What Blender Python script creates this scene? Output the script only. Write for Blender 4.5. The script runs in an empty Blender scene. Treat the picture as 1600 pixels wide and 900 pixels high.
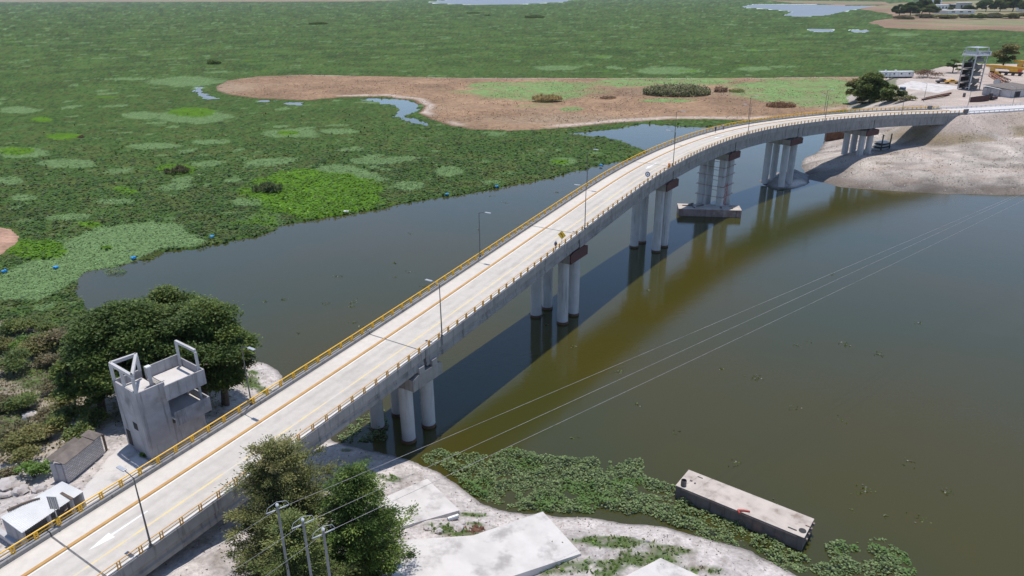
import bpy, math, random
import numpy as np
from mathutils import Vector, Matrix

C = bpy.context.scene.collection
rng = np.random.default_rng(7)
random.seed(7)
R_ = math.radians

# ------------------------------------------------------------------ camera
CAM_H, FPX, PITCH, ROLL = 60.0, 1115.0, R_(22.6), R_(-0.5)
_c, _s = math.cos(PITCH), math.sin(PITCH)
_R0, _F0, _U0 = np.array([1., 0, 0]), np.array([0, _c, -_s]), np.array([0, _s, _c])
_cr, _sr = math.cos(ROLL), math.sin(ROLL)
CR, CU, CF = _cr * _R0 + _sr * _U0, -_sr * _R0 + _cr * _U0, _F0
EYE = np.array([0, 0, CAM_H])

def P(u, v, z=0.0):
    """ground position (x, y, z) of something seen at u, v of the survey photo, standing at height z"""
    D = (u - 800) / FPX * CR - (v - 450) / FPX * CU + CF
    return EYE + (z - CAM_H) / D[2] * D

def proj(p):
    d = np.asarray(p, float) - EYE
    dz = d @ CF
    return np.stack([800 + FPX * (d @ CR) / dz, 450 - FPX * (d @ CU) / dz], -1)

def height_at(b, v):
    lo, hi = 0, 80
    for _ in range(50):
        m = (lo + hi) / 2
        if proj(np.array(b) + [0, 0, m])[1] > v: lo = m
        else: hi = m
    return lo

cam = bpy.data.cameras.new('camera')
co = bpy.data.objects.new('camera', cam); C.objects.link(co)
cam.sensor_width = 36; cam.lens = FPX / 1600 * 36
cam.clip_start = 0.5; cam.clip_end = 40000
M = Matrix.Identity(4)
for i in range(3):
    M[i][0], M[i][1], M[i][2], M[i][3] = CR[i], CU[i], -CF[i], EYE[i]
co.matrix_world = M
bpy.context.scene.camera = co

# ------------------------------------------------------------------ light
SUN_EL, SUN_AZ = 79.0, 10.0          # azimuth clockwise from +y
w = bpy.data.worlds.new('World'); bpy.context.scene.world = w; w.use_nodes = True
nt = w.node_tree; bg = nt.nodes['Background']
sky = nt.nodes.new('ShaderNodeTexSky'); sky.sky_type = 'NISHITA'; sky.sun_disc = False
sky.sun_elevation = R_(SUN_EL); sky.sun_rotation = R_(SUN_AZ)
sky.air_density = 1.0; sky.dust_density = 0.5; sky.ozone_density = 1.0; sky.altitude = 2200
nt.links.new(sky.outputs[0], bg.inputs[0]); bg.inputs[1].default_value = 0.14
sl = bpy.data.lights.new('sun', 'SUN'); sl.energy = 3.4; sl.angle = R_(0.53); sl.color = (1, .945, .865)
so = bpy.data.objects.new('sun', sl); C.objects.link(so)
sd = Vector((math.sin(R_(SUN_AZ)) * math.cos(R_(SUN_EL)), math.cos(R_(SUN_AZ)) * math.cos(R_(SUN_EL)), math.sin(R_(SUN_EL))))
so.rotation_euler = sd.to_track_quat('Z', 'Y').to_euler(); so.location = (0, 0, 200)
vs = bpy.context.scene.view_settings
vs.view_transform = 'Standard'; vs.look = 'None'; vs.exposure = 0.25; vs.gamma = 1; vs.use_curve_mapping = False

# ------------------------------------------------------------------ noise
def _hash(ix, iy, seed):
    h = (ix.astype(np.int64) * 374761393 + iy.astype(np.int64) * 668265263 + seed * 1442695041) & 0xFFFFFFFF
    h = ((h ^ (h >> 13)) * 1274126177) & 0xFFFFFFFF
    h = (h ^ (h >> 16)) & 0xFFFF
    return h / 65535.0

def vnoise(x, y, seed=0):
    ix, iy = np.floor(x), np.floor(y); fx, fy = x - ix, y - iy
    fx = fx * fx * (3 - 2 * fx); fy = fy * fy * (3 - 2 * fy)
    a = _hash(ix, iy, seed); b = _hash(ix + 1, iy, seed); c = _hash(ix, iy + 1, seed); d = _hash(ix + 1, iy + 1, seed)
    return (a * (1 - fx) + b * fx) * (1 - fy) + (c * (1 - fx) + d * fx) * fy

def fbm(x, y, sc, octv=4, seed=0, gain=.5):
    s = 0; a = 1; t = 0
    for o in range(octv):
        s = s + a * vnoise(x * sc + 17.3 * o, y * sc - 9.1 * o, seed + o); t += a; a *= gain; sc *= 2.03
    return s / t

def sstep(a, b, x):
    t = np.clip((x - a) / (b - a), 0, 1); return t * t * (3 - 2 * t)

def sdist(x, y, poly):
    """signed distance to a polygon, positive inside"""
    poly = np.asarray(poly)[:, :2]; n = len(poly)
    d2 = np.full(x.shape, 1e18); ins = np.zeros(x.shape, bool)
    for i in range(n):
        ax, ay = poly[i]; bx, by = poly[(i + 1) % n]
        ex, ey = bx - ax, by - ay
        t = np.clip(((x - ax) * ex + (y - ay) * ey) / (ex * ex + ey * ey + 1e-12), 0, 1)
        d2 = np.minimum(d2, (x - ax - t * ex) ** 2 + (y - ay - t * ey) ** 2)
        if abs(ey) > 1e-12:
            c = (ay > y) != (by > y)
            ins ^= c & (x < ex * (y - ay) / ey + ax)
    d = np.sqrt(d2)
    return np.where(ins, d, -d)

def pts(l, z=0.0):
    return np.array([P(u, v, z)[:2] for u, v in l])

# ------------------------------------------------------------------ materials
def new_mat(name):
    m = bpy.data.materials.new(name); m.use_nodes = True
    b = m.node_tree.nodes['Principled BSDF']; return m, m.node_tree, b

def N(nt, t, **kw):
    n = nt.nodes.new('ShaderNode' + t)
    for k, v in kw.items(): setattr(n, k, v)
    return n

def noise_node(nt, scale, detail=4, rough=.55, vec=None, stretch=None):
    tc = N(nt, 'TexCoord'); n = N(nt, 'TexNoise')
    n.inputs['Scale'].default_value = scale; n.inputs['Detail'].default_value = detail; n.inputs['Roughness'].default_value = rough
    src = tc.outputs['Object']
    if stretch:
        mp = N(nt, 'Mapping'); mp.inputs['Scale'].default_value = stretch; nt.links.new(src, mp.inputs[0]); src = mp.outputs[0]
    nt.links.new(src, n.inputs['Vector'])
    return n.outputs['Fac']

def mixc(nt, fac, a, b, mode='MIX'):
    n = N(nt, 'Mix', data_type='RGBA', blend_type=mode)
    for sock, val in ((n.inputs[0], fac), (n.inputs[6], a), (n.inputs[7], b)):
        if isinstance(val, (int, float)): sock.default_value = val
        elif isinstance(val, (tuple, list)): sock.default_value = (*val[:3], 1)
        else: nt.links.new(val, sock)
    return n.outputs[2]

def ramp(nt, fac, lo, hi):
    n = N(nt, 'MapRange', interpolation_type='SMOOTHSTEP')
    n.inputs[1].default_value = lo; n.inputs[2].default_value = hi
    nt.links.new(fac, n.inputs[0]); return n.outputs[0]

def bump(nt, b, h, strength, dist=.1):
    n = N(nt, 'Bump'); n.inputs['Strength'].default_value = strength; n.inputs['Distance'].default_value = dist
    nt.links.new(h, n.inputs['Height']); nt.links.new(n.outputs[0], b.inputs['Normal'])

def surf(name, c1, c2, scale=1.0, rough=.8, c3=None, scale3=.3, lo3=.55, hi3=.7, bmp=.0, bscale=None, metal=0, stretch=None, bdist=.05, drip=0):
    """two tone noise, optional third tone in blotches, optional bump"""
    m, nt, b = new_mat(name)
    f = ramp(nt, noise_node(nt, scale, 5, .6, stretch=stretch), .3, .7)
    col = mixc(nt, f, c1, c2)
    if c3: col = mixc(nt, ramp(nt, noise_node(nt, scale3, 5, .6), lo3, hi3), col, c3)
    if drip: col = mixc(nt, ramp(nt, noise_node(nt, 1.0, 5, .65, stretch=(1.6, 1.6, .12)), .50, .72), col, tuple(q * (1 - drip) for q in c2))
    nt.links.new(col, b.inputs['Base Color'])
    b.inputs['Roughness'].default_value = rough; b.inputs['Metallic'].default_value = metal
    if bmp: bump(nt, b, noise_node(nt, bscale or scale * 3, 5, .65), bmp, bdist)
    return m

def leafmat(name, rough=.55, trans=.25):
    """leaf colour comes from the per-leaf colour stored on the mesh"""
    m, nt, b = new_mat(name)
    a = N(nt, 'Attribute', attribute_name='leaf')
    nt.links.new(a.outputs['Color'], b.inputs['Base Color'])
    b.inputs['Roughness'].default_value = rough; b.inputs['Specular IOR Level'].default_value = .25
    tr = N(nt, 'BsdfTranslucent'); hs = N(nt, 'HueSaturation'); hs.inputs['Value'].default_value = 1.4; hs.inputs['Hue'].default_value = .485
    nt.links.new(a.outputs['Color'], hs.inputs['Color']); nt.links.new(hs.outputs[0], tr.inputs[0])
    mx = N(nt, 'MixShader'); mx.inputs[0].default_value = trans
    nt.links.new(b.outputs[0], mx.inputs[1]); nt.links.new(tr.outputs[0], mx.inputs[2])
    nt.links.new(mx.outputs[0], nt.nodes['Material Output'].inputs[0])
    return m

MT = {}
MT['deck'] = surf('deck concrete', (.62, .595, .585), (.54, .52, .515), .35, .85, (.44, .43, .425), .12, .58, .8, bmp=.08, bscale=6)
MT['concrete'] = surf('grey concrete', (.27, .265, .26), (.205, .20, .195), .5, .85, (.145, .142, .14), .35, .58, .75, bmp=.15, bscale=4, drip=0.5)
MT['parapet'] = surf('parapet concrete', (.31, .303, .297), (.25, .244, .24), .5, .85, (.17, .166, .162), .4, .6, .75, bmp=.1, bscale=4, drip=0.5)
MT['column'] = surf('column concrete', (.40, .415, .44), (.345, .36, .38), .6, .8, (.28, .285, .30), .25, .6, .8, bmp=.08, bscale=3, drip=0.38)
MT['casing'] = surf('wet rusty foot', (.12, .06, .035), (.07, .04, .03), 1.5, .6)
MT['maroon'] = surf('maroon oxide paint', (.065, .016, .018), (.042, .013, .015), .8, .7, (.10, .045, .04), .9, .6, .7)
MT['yellow'] = surf('yellow railing paint', (.84, .48, .015), (.74, .40, .015), 1.2, .45)
MT['rust_yellow'] = surf('weathered yellow railing paint', (.74, .40, .07), (.58, .29, .05), 2.5, .55)
MT['kerb_orange'] = surf('orange kerb paint', (.54, .32, .11), (.46, .26, .09), 1.0, .7, (.40, .27, .15), .5, .6, .75)
MT['line_white'] = surf('white road paint', (.80, .80, .80), (.70, .70, .69), 1.0, .7, (.60, .59, .58), .4, .55, .7)
MT['line_yellow'] = surf('worn yellow road paint', (.72, .58, .28), (.64, .53, .36), .8, .8, (.58, .54, .48), .5, .5, .62)
MT['joint'] = surf('rubber joint', (.10, .10, .11), (.16, .155, .15), 2, .7)
MT['steel_dark'] = surf('dark galvanised steel', (.10, .105, .115), (.14, .145, .15), 3, .45, metal=.4)
MT['steel_light'] = surf('light galvanised steel', (.50, .52, .54), (.42, .44, .46), 3, .4, metal=.3)
MT['lamp_glass'] = surf('lamp glass', (.7, .72, .74), (.6, .62, .64), 3, .2)
MT['white_paint'] = surf('white paint', (.80, .80, .80), (.72, .72, .73), .5, .5, (.62, .61, .60), .4, .62, .8, drip=0.25)
MT['black'] = surf('black', (.02, .02, .02), (.03, .03, .03), 1, .6)
MT['dark_open'] = surf('dark opening', (.015, .016, .018), (.03, .03, .033), 1, .8)
MT['sign_yellow'] = surf('sign yellow', (.80, .50, .02), (.75, .46, .02), 1, .4)
MT['red'] = surf('red paint', (.45, .06, .04), (.38, .05, .04), 1, .5)
MT['plaster'] = surf('raw cement render', (.42, .405, .415), (.31, .30, .31), .45, .9, (.19, .185, .19), .22, .52, .72, bmp=.2, bscale=5, drip=0.45)
MT['plaster_light'] = surf('pale cement trim', (.52, .51, .51), (.44, .43, .43), .6, .9, (.36, .35, .35), .4, .6, .75)
MT['slab'] = surf('bleached concrete slab', (.63, .595, .57), (.54, .51, .485), .35, .9, (.36, .335, .32), .3, .50, .70, bmp=.12, bscale=3)
MT['zinc'] = surf('corrugated zinc', (.78, .775, .76), (.70, .70, .69), .4, .55, (.56, .555, .54), .5, .62, .8)
MT['wood'] = surf('weathered wood', (.16, .12, .09), (.10, .08, .065), 2, .9)
MT['roofing'] = surf('old felt roofing', (.13, .11, .10), (.20, .17, .15), 1.2, .9)
MT['rust'] = surf('rusty steel', (.20, .09, .05), (.11, .05, .03), .7, .8, (.27, .15, .10), .5, .55, .7, bmp=.1, drip=0.5)
MT['rust_dark'] = surf('dark rusted hull', (.16, .135, .13), (.10, .085, .085), .6, .75, (.22, .13, .10), .5, .55, .7, bmp=.15, drip=0.5)
MT['hull_grey'] = surf('grey rusted hull', (.25, .20, .19), (.17, .12, .115), .5, .75, (.30, .25, .24), .35, .55, .7, drip=0.5)
MT['barge_deck'] = surf('dusty steel deck', (.54, .475, .42), (.43, .375, .33), .5, .8, (.27, .21, .17), .55, .50, .72, bmp=.1)
MT['crane'] = surf('crane yellow', (.75, .40, .03), (.62, .32, .03), .6, .45)
MT['blue'] = surf('blue plastic', (.02, .26, .66), (.03, .34, .75), 1.5, .35)
MT['navy'] = surf('navy plastic', (.05, .09, .14), (.06, .11, .17), 1, .5)
MT['orange'] = surf('orange plastic', (.65, .14, .03), (.55, .12, .03), 1, .5)
MT['terracotta'] = surf('terracotta', (.42, .16, .09), (.50, .22, .13), .6, .8)
MT['bark'] = surf('bark', (.11, .085, .065), (.065, .05, .04), 2.5, .95, bmp=.4)
MT['glass'] = surf('dark glass', (.03, .035, .04), (.05, .055, .06), 1, .15)
MT['leaf'] = leafmat('leaves', .55, .3)
MT['needles'] = leafmat('needles', .6, .18)
MT['reed'] = leafmat('reeds', .6, .3)
MT['rock'] = surf('pale rock', (.52, .48, .46), (.40, .36, .34), .7, .9, (.25, .2, .17), .6, .55, .7, bmp=.4, bscale=2)
MT['skin'] = surf('skin', (.30, .17, .11), (.27, .15, .10), 4, .6)
MT['hair'] = surf('hair', (.02, .015, .012), (.03, .02, .016), 4, .6)
MT['cloth_dark'] = surf('dark cloth', (.025, .025, .03), (.04, .04, .05), 4, .9)
MT['cloth_pale'] = surf('pale cloth', (.62, .62, .64), (.55, .55, .58), 4, .9)
MT['cloth_blue'] = surf('blue cloth', (.08, .12, .22), (.06, .09, .17), 4, .9)

def brick_mat():
    m, nt, b = new_mat('pale block wall')
    tc = N(nt, 'TexCoord'); br = N(nt, 'TexBrick')
    br.inputs['Color1'].default_value = (.64, .62, .61, 1); br.inputs['Color2'].default_value = (.50, .48, .47, 1)
    br.inputs['Mortar'].default_value = (.27, .26, .25, 1); br.inputs['Scale'].default_value = 1.0
    br.inputs['Brick Width'].default_value = .5; br.inputs['Row Height'].default_value = .25; br.inputs['Mortar Size'].default_value = .025
    mp = N(nt, 'Mapping'); mp.inputs['Rotation'].default_value = (R_(90), 0, 0)
    nt.links.new(tc.outputs['Object'], mp.inputs[0]); nt.links.new(mp.outputs[0], br.inputs[0])
    nt.links.new(br.outputs[0], b.inputs['Base Color']); b.inputs['Roughness'].default_value = .9
    return m
MT['block'] = brick_mat()

def water_mat():
    m, nt, b = new_mat('lake water')
    out = nt.nodes['Material Output']; nt.nodes.remove(b)
    # turbid green body
    col = mixc(nt, ramp(nt, noise_node(nt, .018, 3, .5), .35, .68), (.058, .049, .008), (.042, .047, .013))
    col = mixc(nt, ramp(nt, noise_node(nt, .045, 4, .6), .5, .8), col, (.054, .050, .016))
    df = N(nt, 'BsdfDiffuse'); nt.links.new(col, df.inputs[0])
    gl = N(nt, 'BsdfGlossy'); gl.inputs['Roughness'].default_value = .025; gl.inputs[0].default_value = (1, 1, 1, 1)
    mr = N(nt, 'MapRange'); mr.inputs[1].default_value = .42; mr.inputs[2].default_value = .62; mr.inputs[3].default_value = .015; mr.inputs[4].default_value = .05
    nt.links.new(noise_node(nt, .02, 4, .6, stretch=(.5, 1.6, 1)), mr.inputs[0]); nt.links.new(mr.outputs[0], gl.inputs['Roughness'])
    fr = N(nt, 'Fresnel'); fr.inputs[0].default_value = 1.5
    b1 = N(nt, 'Bump'); b1.inputs['Strength'].default_value = .22; b1.inputs['Distance'].default_value = .08
    a = noise_node(nt, 1.1, 3, .6, stretch=(.8, 2.2, 1)); c = noise_node(nt, .25, 3, .5)
    ad = N(nt, 'Math', operation='ADD'); nt.links.new(a, ad.inputs[0]); nt.links.new(c, ad.inputs[1])
    nt.links.new(ad.outputs[0], b1.inputs['Height'])
    nt.links.new(b1.outputs[0], gl.inputs['Normal']); nt.links.new(b1.outputs[0], fr.inputs['Normal'])
    mx = N(nt, 'MixShader'); nt.links.new(fr.outputs[0], mx.inputs[0]); nt.links.new(df.outputs[0], mx.inputs[1]); nt.links.new(gl.outputs[0], mx.inputs[2])
    nt.links.new(mx.outputs[0], out.inputs[0])
    return m
MT['water'] = water_mat()

MT['ruffled'] = surf('wind ruffled water', (.20, .23, .26), (.17, .20, .23), .01, .45)
def ground_mat(name, grain=2.0, bmp=.5, bscale=3.0, amp=.23):
    """colour attribute written with the terrain, broken up by fine grain"""
    m, nt, b = new_mat(name)
    a = N(nt, 'Attribute', attribute_name='soil')
    g = ramp(nt, noise_node(nt, grain, 6, .7), .3, .7)
    col = mixc(nt, g, (.95 - amp,) * 3, (.95 + amp,) * 3)
    col = mixc(nt, 1.0, a.outputs['Color'], col, 'MULTIPLY')
    nt.links.new(col, b.inputs['Base Color']); b.inputs['Roughness'].default_value = .95; b.inputs['Specular IOR Level'].default_value = .1
    bump(nt, b, noise_node(nt, bscale, 6, .7), bmp, .25)
    return m
MT['soil'] = ground_mat('soil')
MT['mat'] = ground_mat('floating plants', 1.1, .8, 1.6)
MT['mud'] = ground_mat('dry mud flat', .5, .3, 1.0)

# ------------------------------------------------------------------ mesh tools
def link(name, me, mat, parent=None):
    o = bpy.data.objects.new(name, me); C.objects.link(o)
    if mat is not None and not me.materials: me.materials.append(mat)
    if parent is not None: o.parent = parent
    return o

def tag(o, label, cat, group=None):
    o['label'] = label; o['category'] = cat
    if group: o['group'] = group
    return o

def thing(name, label, cat, loc=(0, 0, 0), rz=0.0, group=None):
    o = bpy.data.objects.new(name, None); C.objects.link(o)
    o.empty_display_size = .3
    o.location = [float(q) for q in loc]; o.rotation_euler = (0, 0, rz)
    return tag(o, label, cat, group)

class MB:
    def __init__(s): s.v = []; s.f = []
    def add(s, v, f):
        k = len(s.v); s.v += [tuple(map(float, q)) for q in v]; s.f += [tuple(i + k for i in q) for q in f]; return s
    def box(s, c, size, rz=0, taper=1.0):
        x, y, z = [q / 2 for q in size]; ca, sa = math.cos(rz), math.sin(rz); v = []
        for dz, t in ((-z, 1), (z, taper)):
            for dx, dy in ((-x, -y), (x, -y), (x, y), (-x, y)):
                dx *= t; dy *= t
                v.append((c[0] + dx * ca - dy * sa, c[1] + dx * sa + dy * ca, c[2] + dz))
        return s.add(v, [(3, 2, 1, 0), (4, 5, 6, 7), (0, 1, 5, 4), (1, 2, 6, 5), (2, 3, 7, 6), (3, 0, 4, 7)])
    def prism(s, poly, z0, z1):
        n = len(poly); v = [(p[0], p[1], z0 if np.isscalar(z0) else z0[i]) for i, p in enumerate(poly)]
        v += [(p[0], p[1], z1 if np.isscalar(z1) else z1[i]) for i, p in enumerate(poly)]
        return s.add(v, [tuple(range(n))[::-1], tuple(range(n, 2 * n))] + [(i, (i + 1) % n, n + (i + 1) % n, n + i) for i in range(n)])
    def tube(s, path, r, n=8, caps=True):
        path = [Vector(p) for p in path]; m = len(path)
        rr = [r] * m if np.isscalar(r) else r
        v = []; f = []
        for i, p in enumerate(path):
            t = (path[min(i + 1, m - 1)] - path[max(i - 1, 0)]).normalized()
            up = Vector((0, 0, 1)) if abs(t.z) < .95 else Vector((1, 0, 0))
            a = t.cross(up).normalized(); b = a.cross(t)
            for k in range(n):
                an = 2 * math.pi * k / n
                v.append(p + (a * math.cos(an) + b * math.sin(an)) * rr[i])
        for i in range(m - 1):
            for k in range(n):
                f.append((i * n + k, i * n + (k + 1) % n, (i + 1) * n + (k + 1) % n, (i + 1) * n + k))
        if caps: f += [tuple(range(n))[::-1], tuple((m - 1) * n + k for k in range(n))]
        return s.add(v, f)
    def bar(s, a, b, wdt, hgt):
        """rectangular bar from a to b"""
        a, b = Vector(a), Vector(b); t = (b - a).normalized()
        up = Vector((0, 0, 1)) if abs(t.z) < .95 else Vector((0, 1, 0))
        x = t.cross(up).normalized() * (wdt / 2); y = x.cross(t).normalized() * (hgt / 2)
        v = [a - x - y, a + x - y, a + x + y, a - x + y, b - x - y, b + x - y, b + x + y, b - x + y]
        return s.add(v, [(3, 2, 1, 0), (4, 5, 6, 7), (0, 1, 5, 4), (1, 2, 6, 5), (2, 3, 7, 6), (3, 0, 4, 7)])
    def lathe(s, prof, c=(0, 0, 0), n=20):
        v = []; f = []; m = len(prof)
        for r, z in prof:
            for k in range(n):
                a = 2 * math.pi * k / n; v.append((c[0] + r * math.cos(a), c[1] + r * math.sin(a), c[2] + z))
        for i in range(m - 1):
            for k in range(n):
                f.append((i * n + k, i * n + (k + 1) % n, (i + 1) * n + (k + 1) % n, (i + 1) * n + k))
        f += [tuple(range(n))[::-1], tuple((m - 1) * n + k for k in range(n))]
        return s.add(v, f)
    def build(s, name, mat, parent=None, smooth=False, bevel=0):
        me = bpy.data.meshes.new(name); me.from_pydata(s.v, [], s.f); me.update()
        if smooth:
            me.polygons.foreach_set('use_smooth', [True] * len(me.polygons))
            me.set_sharp_from_angle(angle=R_(40))
        o = link(name, me, mat, parent)
        if bevel:
            b = o.modifiers.new('bevel', 'BEVEL'); b.width = bevel; b.segments = 2; b.limit_method = 'ANGLE'
        return o

def np_mesh(name, verts, quads, mat, attr=None, cols=None, parent=None, smooth=False, face_attr=False):
    me = bpy.data.meshes.new(name); nv, nf = len(verts), len(quads)
    me.vertices.add(nv); me.vertices.foreach_set('co', np.ascontiguousarray(verts, np.float32).ravel())
    me.loops.add(nf * 4); me.loops.foreach_set('vertex_index', np.ascontiguousarray(quads, np.int32).ravel())
    me.polygons.add(nf); me.polygons.foreach_set('loop_start', np.arange(0, nf * 4, 4, dtype=np.int32))
    if smooth: me.polygons.foreach_set('use_smooth', np.ones(nf, bool))
    me.update(calc_edges=True)
    if attr:
        dom = 'FACE' if face_attr else 'POINT'
        a = me.attributes.new(attr, 'FLOAT_COLOR', dom)
        c4 = np.ones((nf if face_attr else nv, 4), np.float32); c4[:, :3] = cols
        a.data.foreach_set('color', c4.ravel())
    return link(name, me, mat, parent)

def grid_quads(nr, nc):
    i = np.arange(nr * nc).reshape(nr, nc)
    return np.stack([i[:-1, :-1], i[:-1, 1:], i[1:, 1:], i[1:, :-1]], -1).reshape(-1, 4)

def leaves(centers, dirs, length, width, cols, droop=.0, up=.3, g=rng):
    """leaf quads: centre, main direction, size; returns verts, quads, face colours"""
    n = len(centers)
    d = dirs / (np.linalg.norm(dirs, axis=1, keepdims=True) + 1e-9)
    q = g.normal(size=(n, 3)); q[:, 2] += up * 2
    s = np.cross(d, q); s /= np.linalg.norm(s, axis=1, keepdims=True) + 1e-9
    L = (np.ones(n) * length)[:, None]; W = (np.ones(n) * width)[:, None]
    a = centers - d * L * .5; b = centers + s * W * .5; c = centers + d * L * .5; e = centers - s * W * .5
    c = c + np.array([0, 0, -1.]) * droop * L
    v = np.stack([a, b, c, e], 1).reshape(-1, 3)
    return v, np.arange(n * 4).reshape(n, 4), cols

def palette(n, cs, g=rng, jit=.18):
    cs = np.array(cs); i = g.integers(0, len(cs), n)
    return np.clip(cs[i] * (1 + g.normal(0, jit, (n, 1))), .002, 1)

# ------------------------------------------------------------------ bridge path
_ctrl = [(-73.0, -7.0, 6.6), (-58.8, 16.0, 8.6), (-34.5, 53.6, 11.0), (-9.9, 91.2, 14.3), (14.0, 129.0, 18.0), (38.4, 167.3, 21.1),
         tuple(P(1167.5, 211, 21.4)), tuple(P(1288.5, 190, 19.7)), tuple(P(1404, 180.5, 17.6)), tuple(P(1510, 177, 15.6)), (229.0, 300.0, 13.6), (277.0, 313.0, 12.4), (335.0, 326.0, 12.0)]
def catmull(cp, n=60):
    cp = np.array(cp); o = []
    cp = np.vstack([2 * cp[0] - cp[1], cp, 2 * cp[-1] - cp[-2]])
    for i in range(1, len(cp) - 2):
        p0, p1, p2, p3 = cp[i - 1:i + 3]
        for t in np.arange(n) / n:
            o.append(.5 * ((2 * p1) + (-p0 + p2) * t + (2 * p0 - 5 * p1 + 4 * p2 - p3) * t * t + (-p0 + 3 * p1 - 3 * p2 + p3) * t ** 3))
    o.append(cp[-2]); return np.array(o)
_raw = catmull(_ctrl)
# gentle smoothing keeps the plan curve fair
for _ in range(400):
    _raw[1:-1] = _raw[1:-1] * .5 + (_raw[:-2] + _raw[2:]) * .25
_seg = np.linalg.norm(np.diff(_raw[:, :2], axis=0), axis=1); _S = np.concatenate([[0], np.cumsum(_seg)])
def near_s(p): return float(_S[np.argmin(((_raw[:, :2] - np.array(p)[:2]) ** 2).sum(1))])
S0 = near_s(_ctrl[2])
def edge(s):
    q = np.array([np.interp(s, _S, _raw[:, k]) for k in range(3)]); return q
def frame(s):
    a, b = edge(s - 1.0), edge(s + 1.0); d = (b - a)[:2]; d /= np.linalg.norm(d)
    return d, np.array([-d[1], d[0]])
def at(s, t, dz=0.0):
    """point on the bridge: s metres along, t metres from the near edge towards the far one"""
    e = edge(s); d, n = frame(s); return np.array([e[0] + n[0] * t, e[1] + n[1] * t, e[2] + dz])
def heading(s):
    d, n = frame(s); return math.atan2(d[1], d[0])
W = 11.0
LAMP_S = [near_s(_ctrl[k]) for k in range(2, 8)]
JOINTS = [LAMP_S[0] - 4.2, LAMP_S[1] - 4.0, LAMP_S[2] - 2.2, LAMP_S[3] + .6] + [near_s(P(u, v, z)) for u, v, z in ((1149, 217, 21.4), (1255, 197, 20.2), (1366, 183, 18.2), (1508, 177, 15.6))]
S_START, S_END, S_ROADEND = near_s(_ctrl[0]) + 2, JOINTS[-1], float(_S[-1]) - 2

def sweep(sec, s0, s1, step=1.5):
    """closed section [(t, dz)] swept along the bridge"""
    ss = np.linspace(s0, s1, max(2, int((s1 - s0) / step) + 1)); m = len(sec); mb = MB(); v = []; f = []
    for s in ss:
        for t, dz in sec: v.append(at(s, t, dz))
    for i in range(len(ss) - 1):
        for k in range(m): f.append((i * m + k, i * m + (k + 1) % m, (i + 1) * m + (k + 1) % m, (i + 1) * m + k))
    f += [tuple(range(m))[::-1], tuple((len(ss) - 1) * m + k for k in range(m))]
    return mb.add(v, f)
def ribbon(t0, t1, dz, s0, s1, step=1.5):
    ss = np.linspace(s0, s1, max(2, int((s1 - s0) / step) + 1)); v = []; f = []
    for s in ss: v += [at(s, t0, dz), at(s, t1, dz)]
    for i in range(len(ss) - 1): f.append((2 * i, 2 * i + 2, 2 * i + 3, 2 * i + 1))
    return MB().add(v, f)

# ------------------------------------------------------------------ lake, plants and land outlines (survey photo positions)
main_water = pts([(-900, 900), (-500, 520), (-100, 520), (60, 530), (140, 520), (132, 475), (118, 452), (122, 436), (142, 425), (188, 417), (210, 407), (236, 405), (262, 393), (300, 388),
    (340, 379), (400, 371), (446, 352), (500, 343), (560, 332), (620, 320), (700, 307), (780, 294), (850, 280), (900, 268), (950, 257), (988, 249), (1012, 238),
    (1000, 229), (965, 219), (925, 213), (884, 209), (940, 204), (985, 197), (1020, 194), (1070, 198), (1110, 197), (1190, 191), (1290, 184), (1300, 186), (1700, 190), (2600, 200), (2600, 900)])
ponds = [pts(q) for q in ([(542, 155), (600, 154), (640, 157), (656, 164), (652, 172), (634, 182), (614, 184), (626, 172), (612, 164), (580, 158)],
    [(618, 183), (634, 181), (650, 186), (676, 197), (660, 196), (640, 190)],
    [(1156, 11), (1180, 7), (1260, 7), (1330, 9), (1400, 10), (1330, 15), (1290, 24), (1250, 26), (1225, 24), (1240, 18), (1200, 14)],
    [(1262, 45), (1300, 46), (1304, 50), (1268, 49)], [(1328, 47), (1360, 47), (1358, 50), (1330, 50)],
    [(664, 4), (700, 0), (760, -2), (900, -2), (880, 3), (800, 7), (730, 7)],
    [(306, 140), (314, 136), (318, 146), (330, 150), (346, 154), (328, 155), (312, 150)], [(390, 158), (410, 156), (430, 158), (410, 161)], [(440, 160), (475, 160), (470, 165), (448, 164)])]
island = pts([(336, 143), (334, 136), (350, 127), (400, 120), (480, 117.5), (700, 122), (900, 123), (1100, 123), (1330, 121), (1500, 118), (1500, 168), (1330, 172), (1250, 184), (1180, 190),
    (1100, 188), (1050, 188), (980, 193), (900, 200), (850, 204), (800, 206), (740, 204), (700, 198), (668, 187), (650, 178), (660, 166), (640, 157), (600, 152), (540, 153), (480, 158), (400, 155), (355, 149)])
islet = pts([(-60, 350), (0, 354), (25, 358), (40, 370), (36, 384), (10, 400), (-60, 420)])
left_shore = pts([(1500, 1010), (1300, 935), (1235, 893), (1180, 861), (1100, 838), (1040, 826), (960, 812), (880, 808), (800, 801), (750, 785), (715, 757), (690, 738), (648, 722), (600, 706), (556, 697), (520, 690),
    (470, 640), (448, 602), (440, 588), (425, 575), (395, 562), (330, 552), (250, 535), (150, 520), (60, 505), (-100, 492), (-400, 480)])
left_land = np.vstack([left_shore, [[-260, 160], [-260, -60], [140, -60], [140, 30]]])
_crest = [P(u, v, 11.0)[:2] for u, v in ((1700, 98), (1600, 99), (1535, 96), (1490, 99), (1440, 111), (1400, 117))]
_crest = [q + np.array([-.45, .9]) * 26 for q in _crest]
right_land = np.vstack([pts([(1256, 262), (1272, 280), (1310, 292), (1420, 300), (1540, 304), (1640, 307), (2400, 330)]), [[760, 620]], _crest, [P(1352, 118, 3.0)[:2], P(1330, 135, 1.0)[:2]], pts([(1318, 155), (1322, 172), (1318, 190), (1302, 214), (1272, 240), (1256, 252)])])
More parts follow.
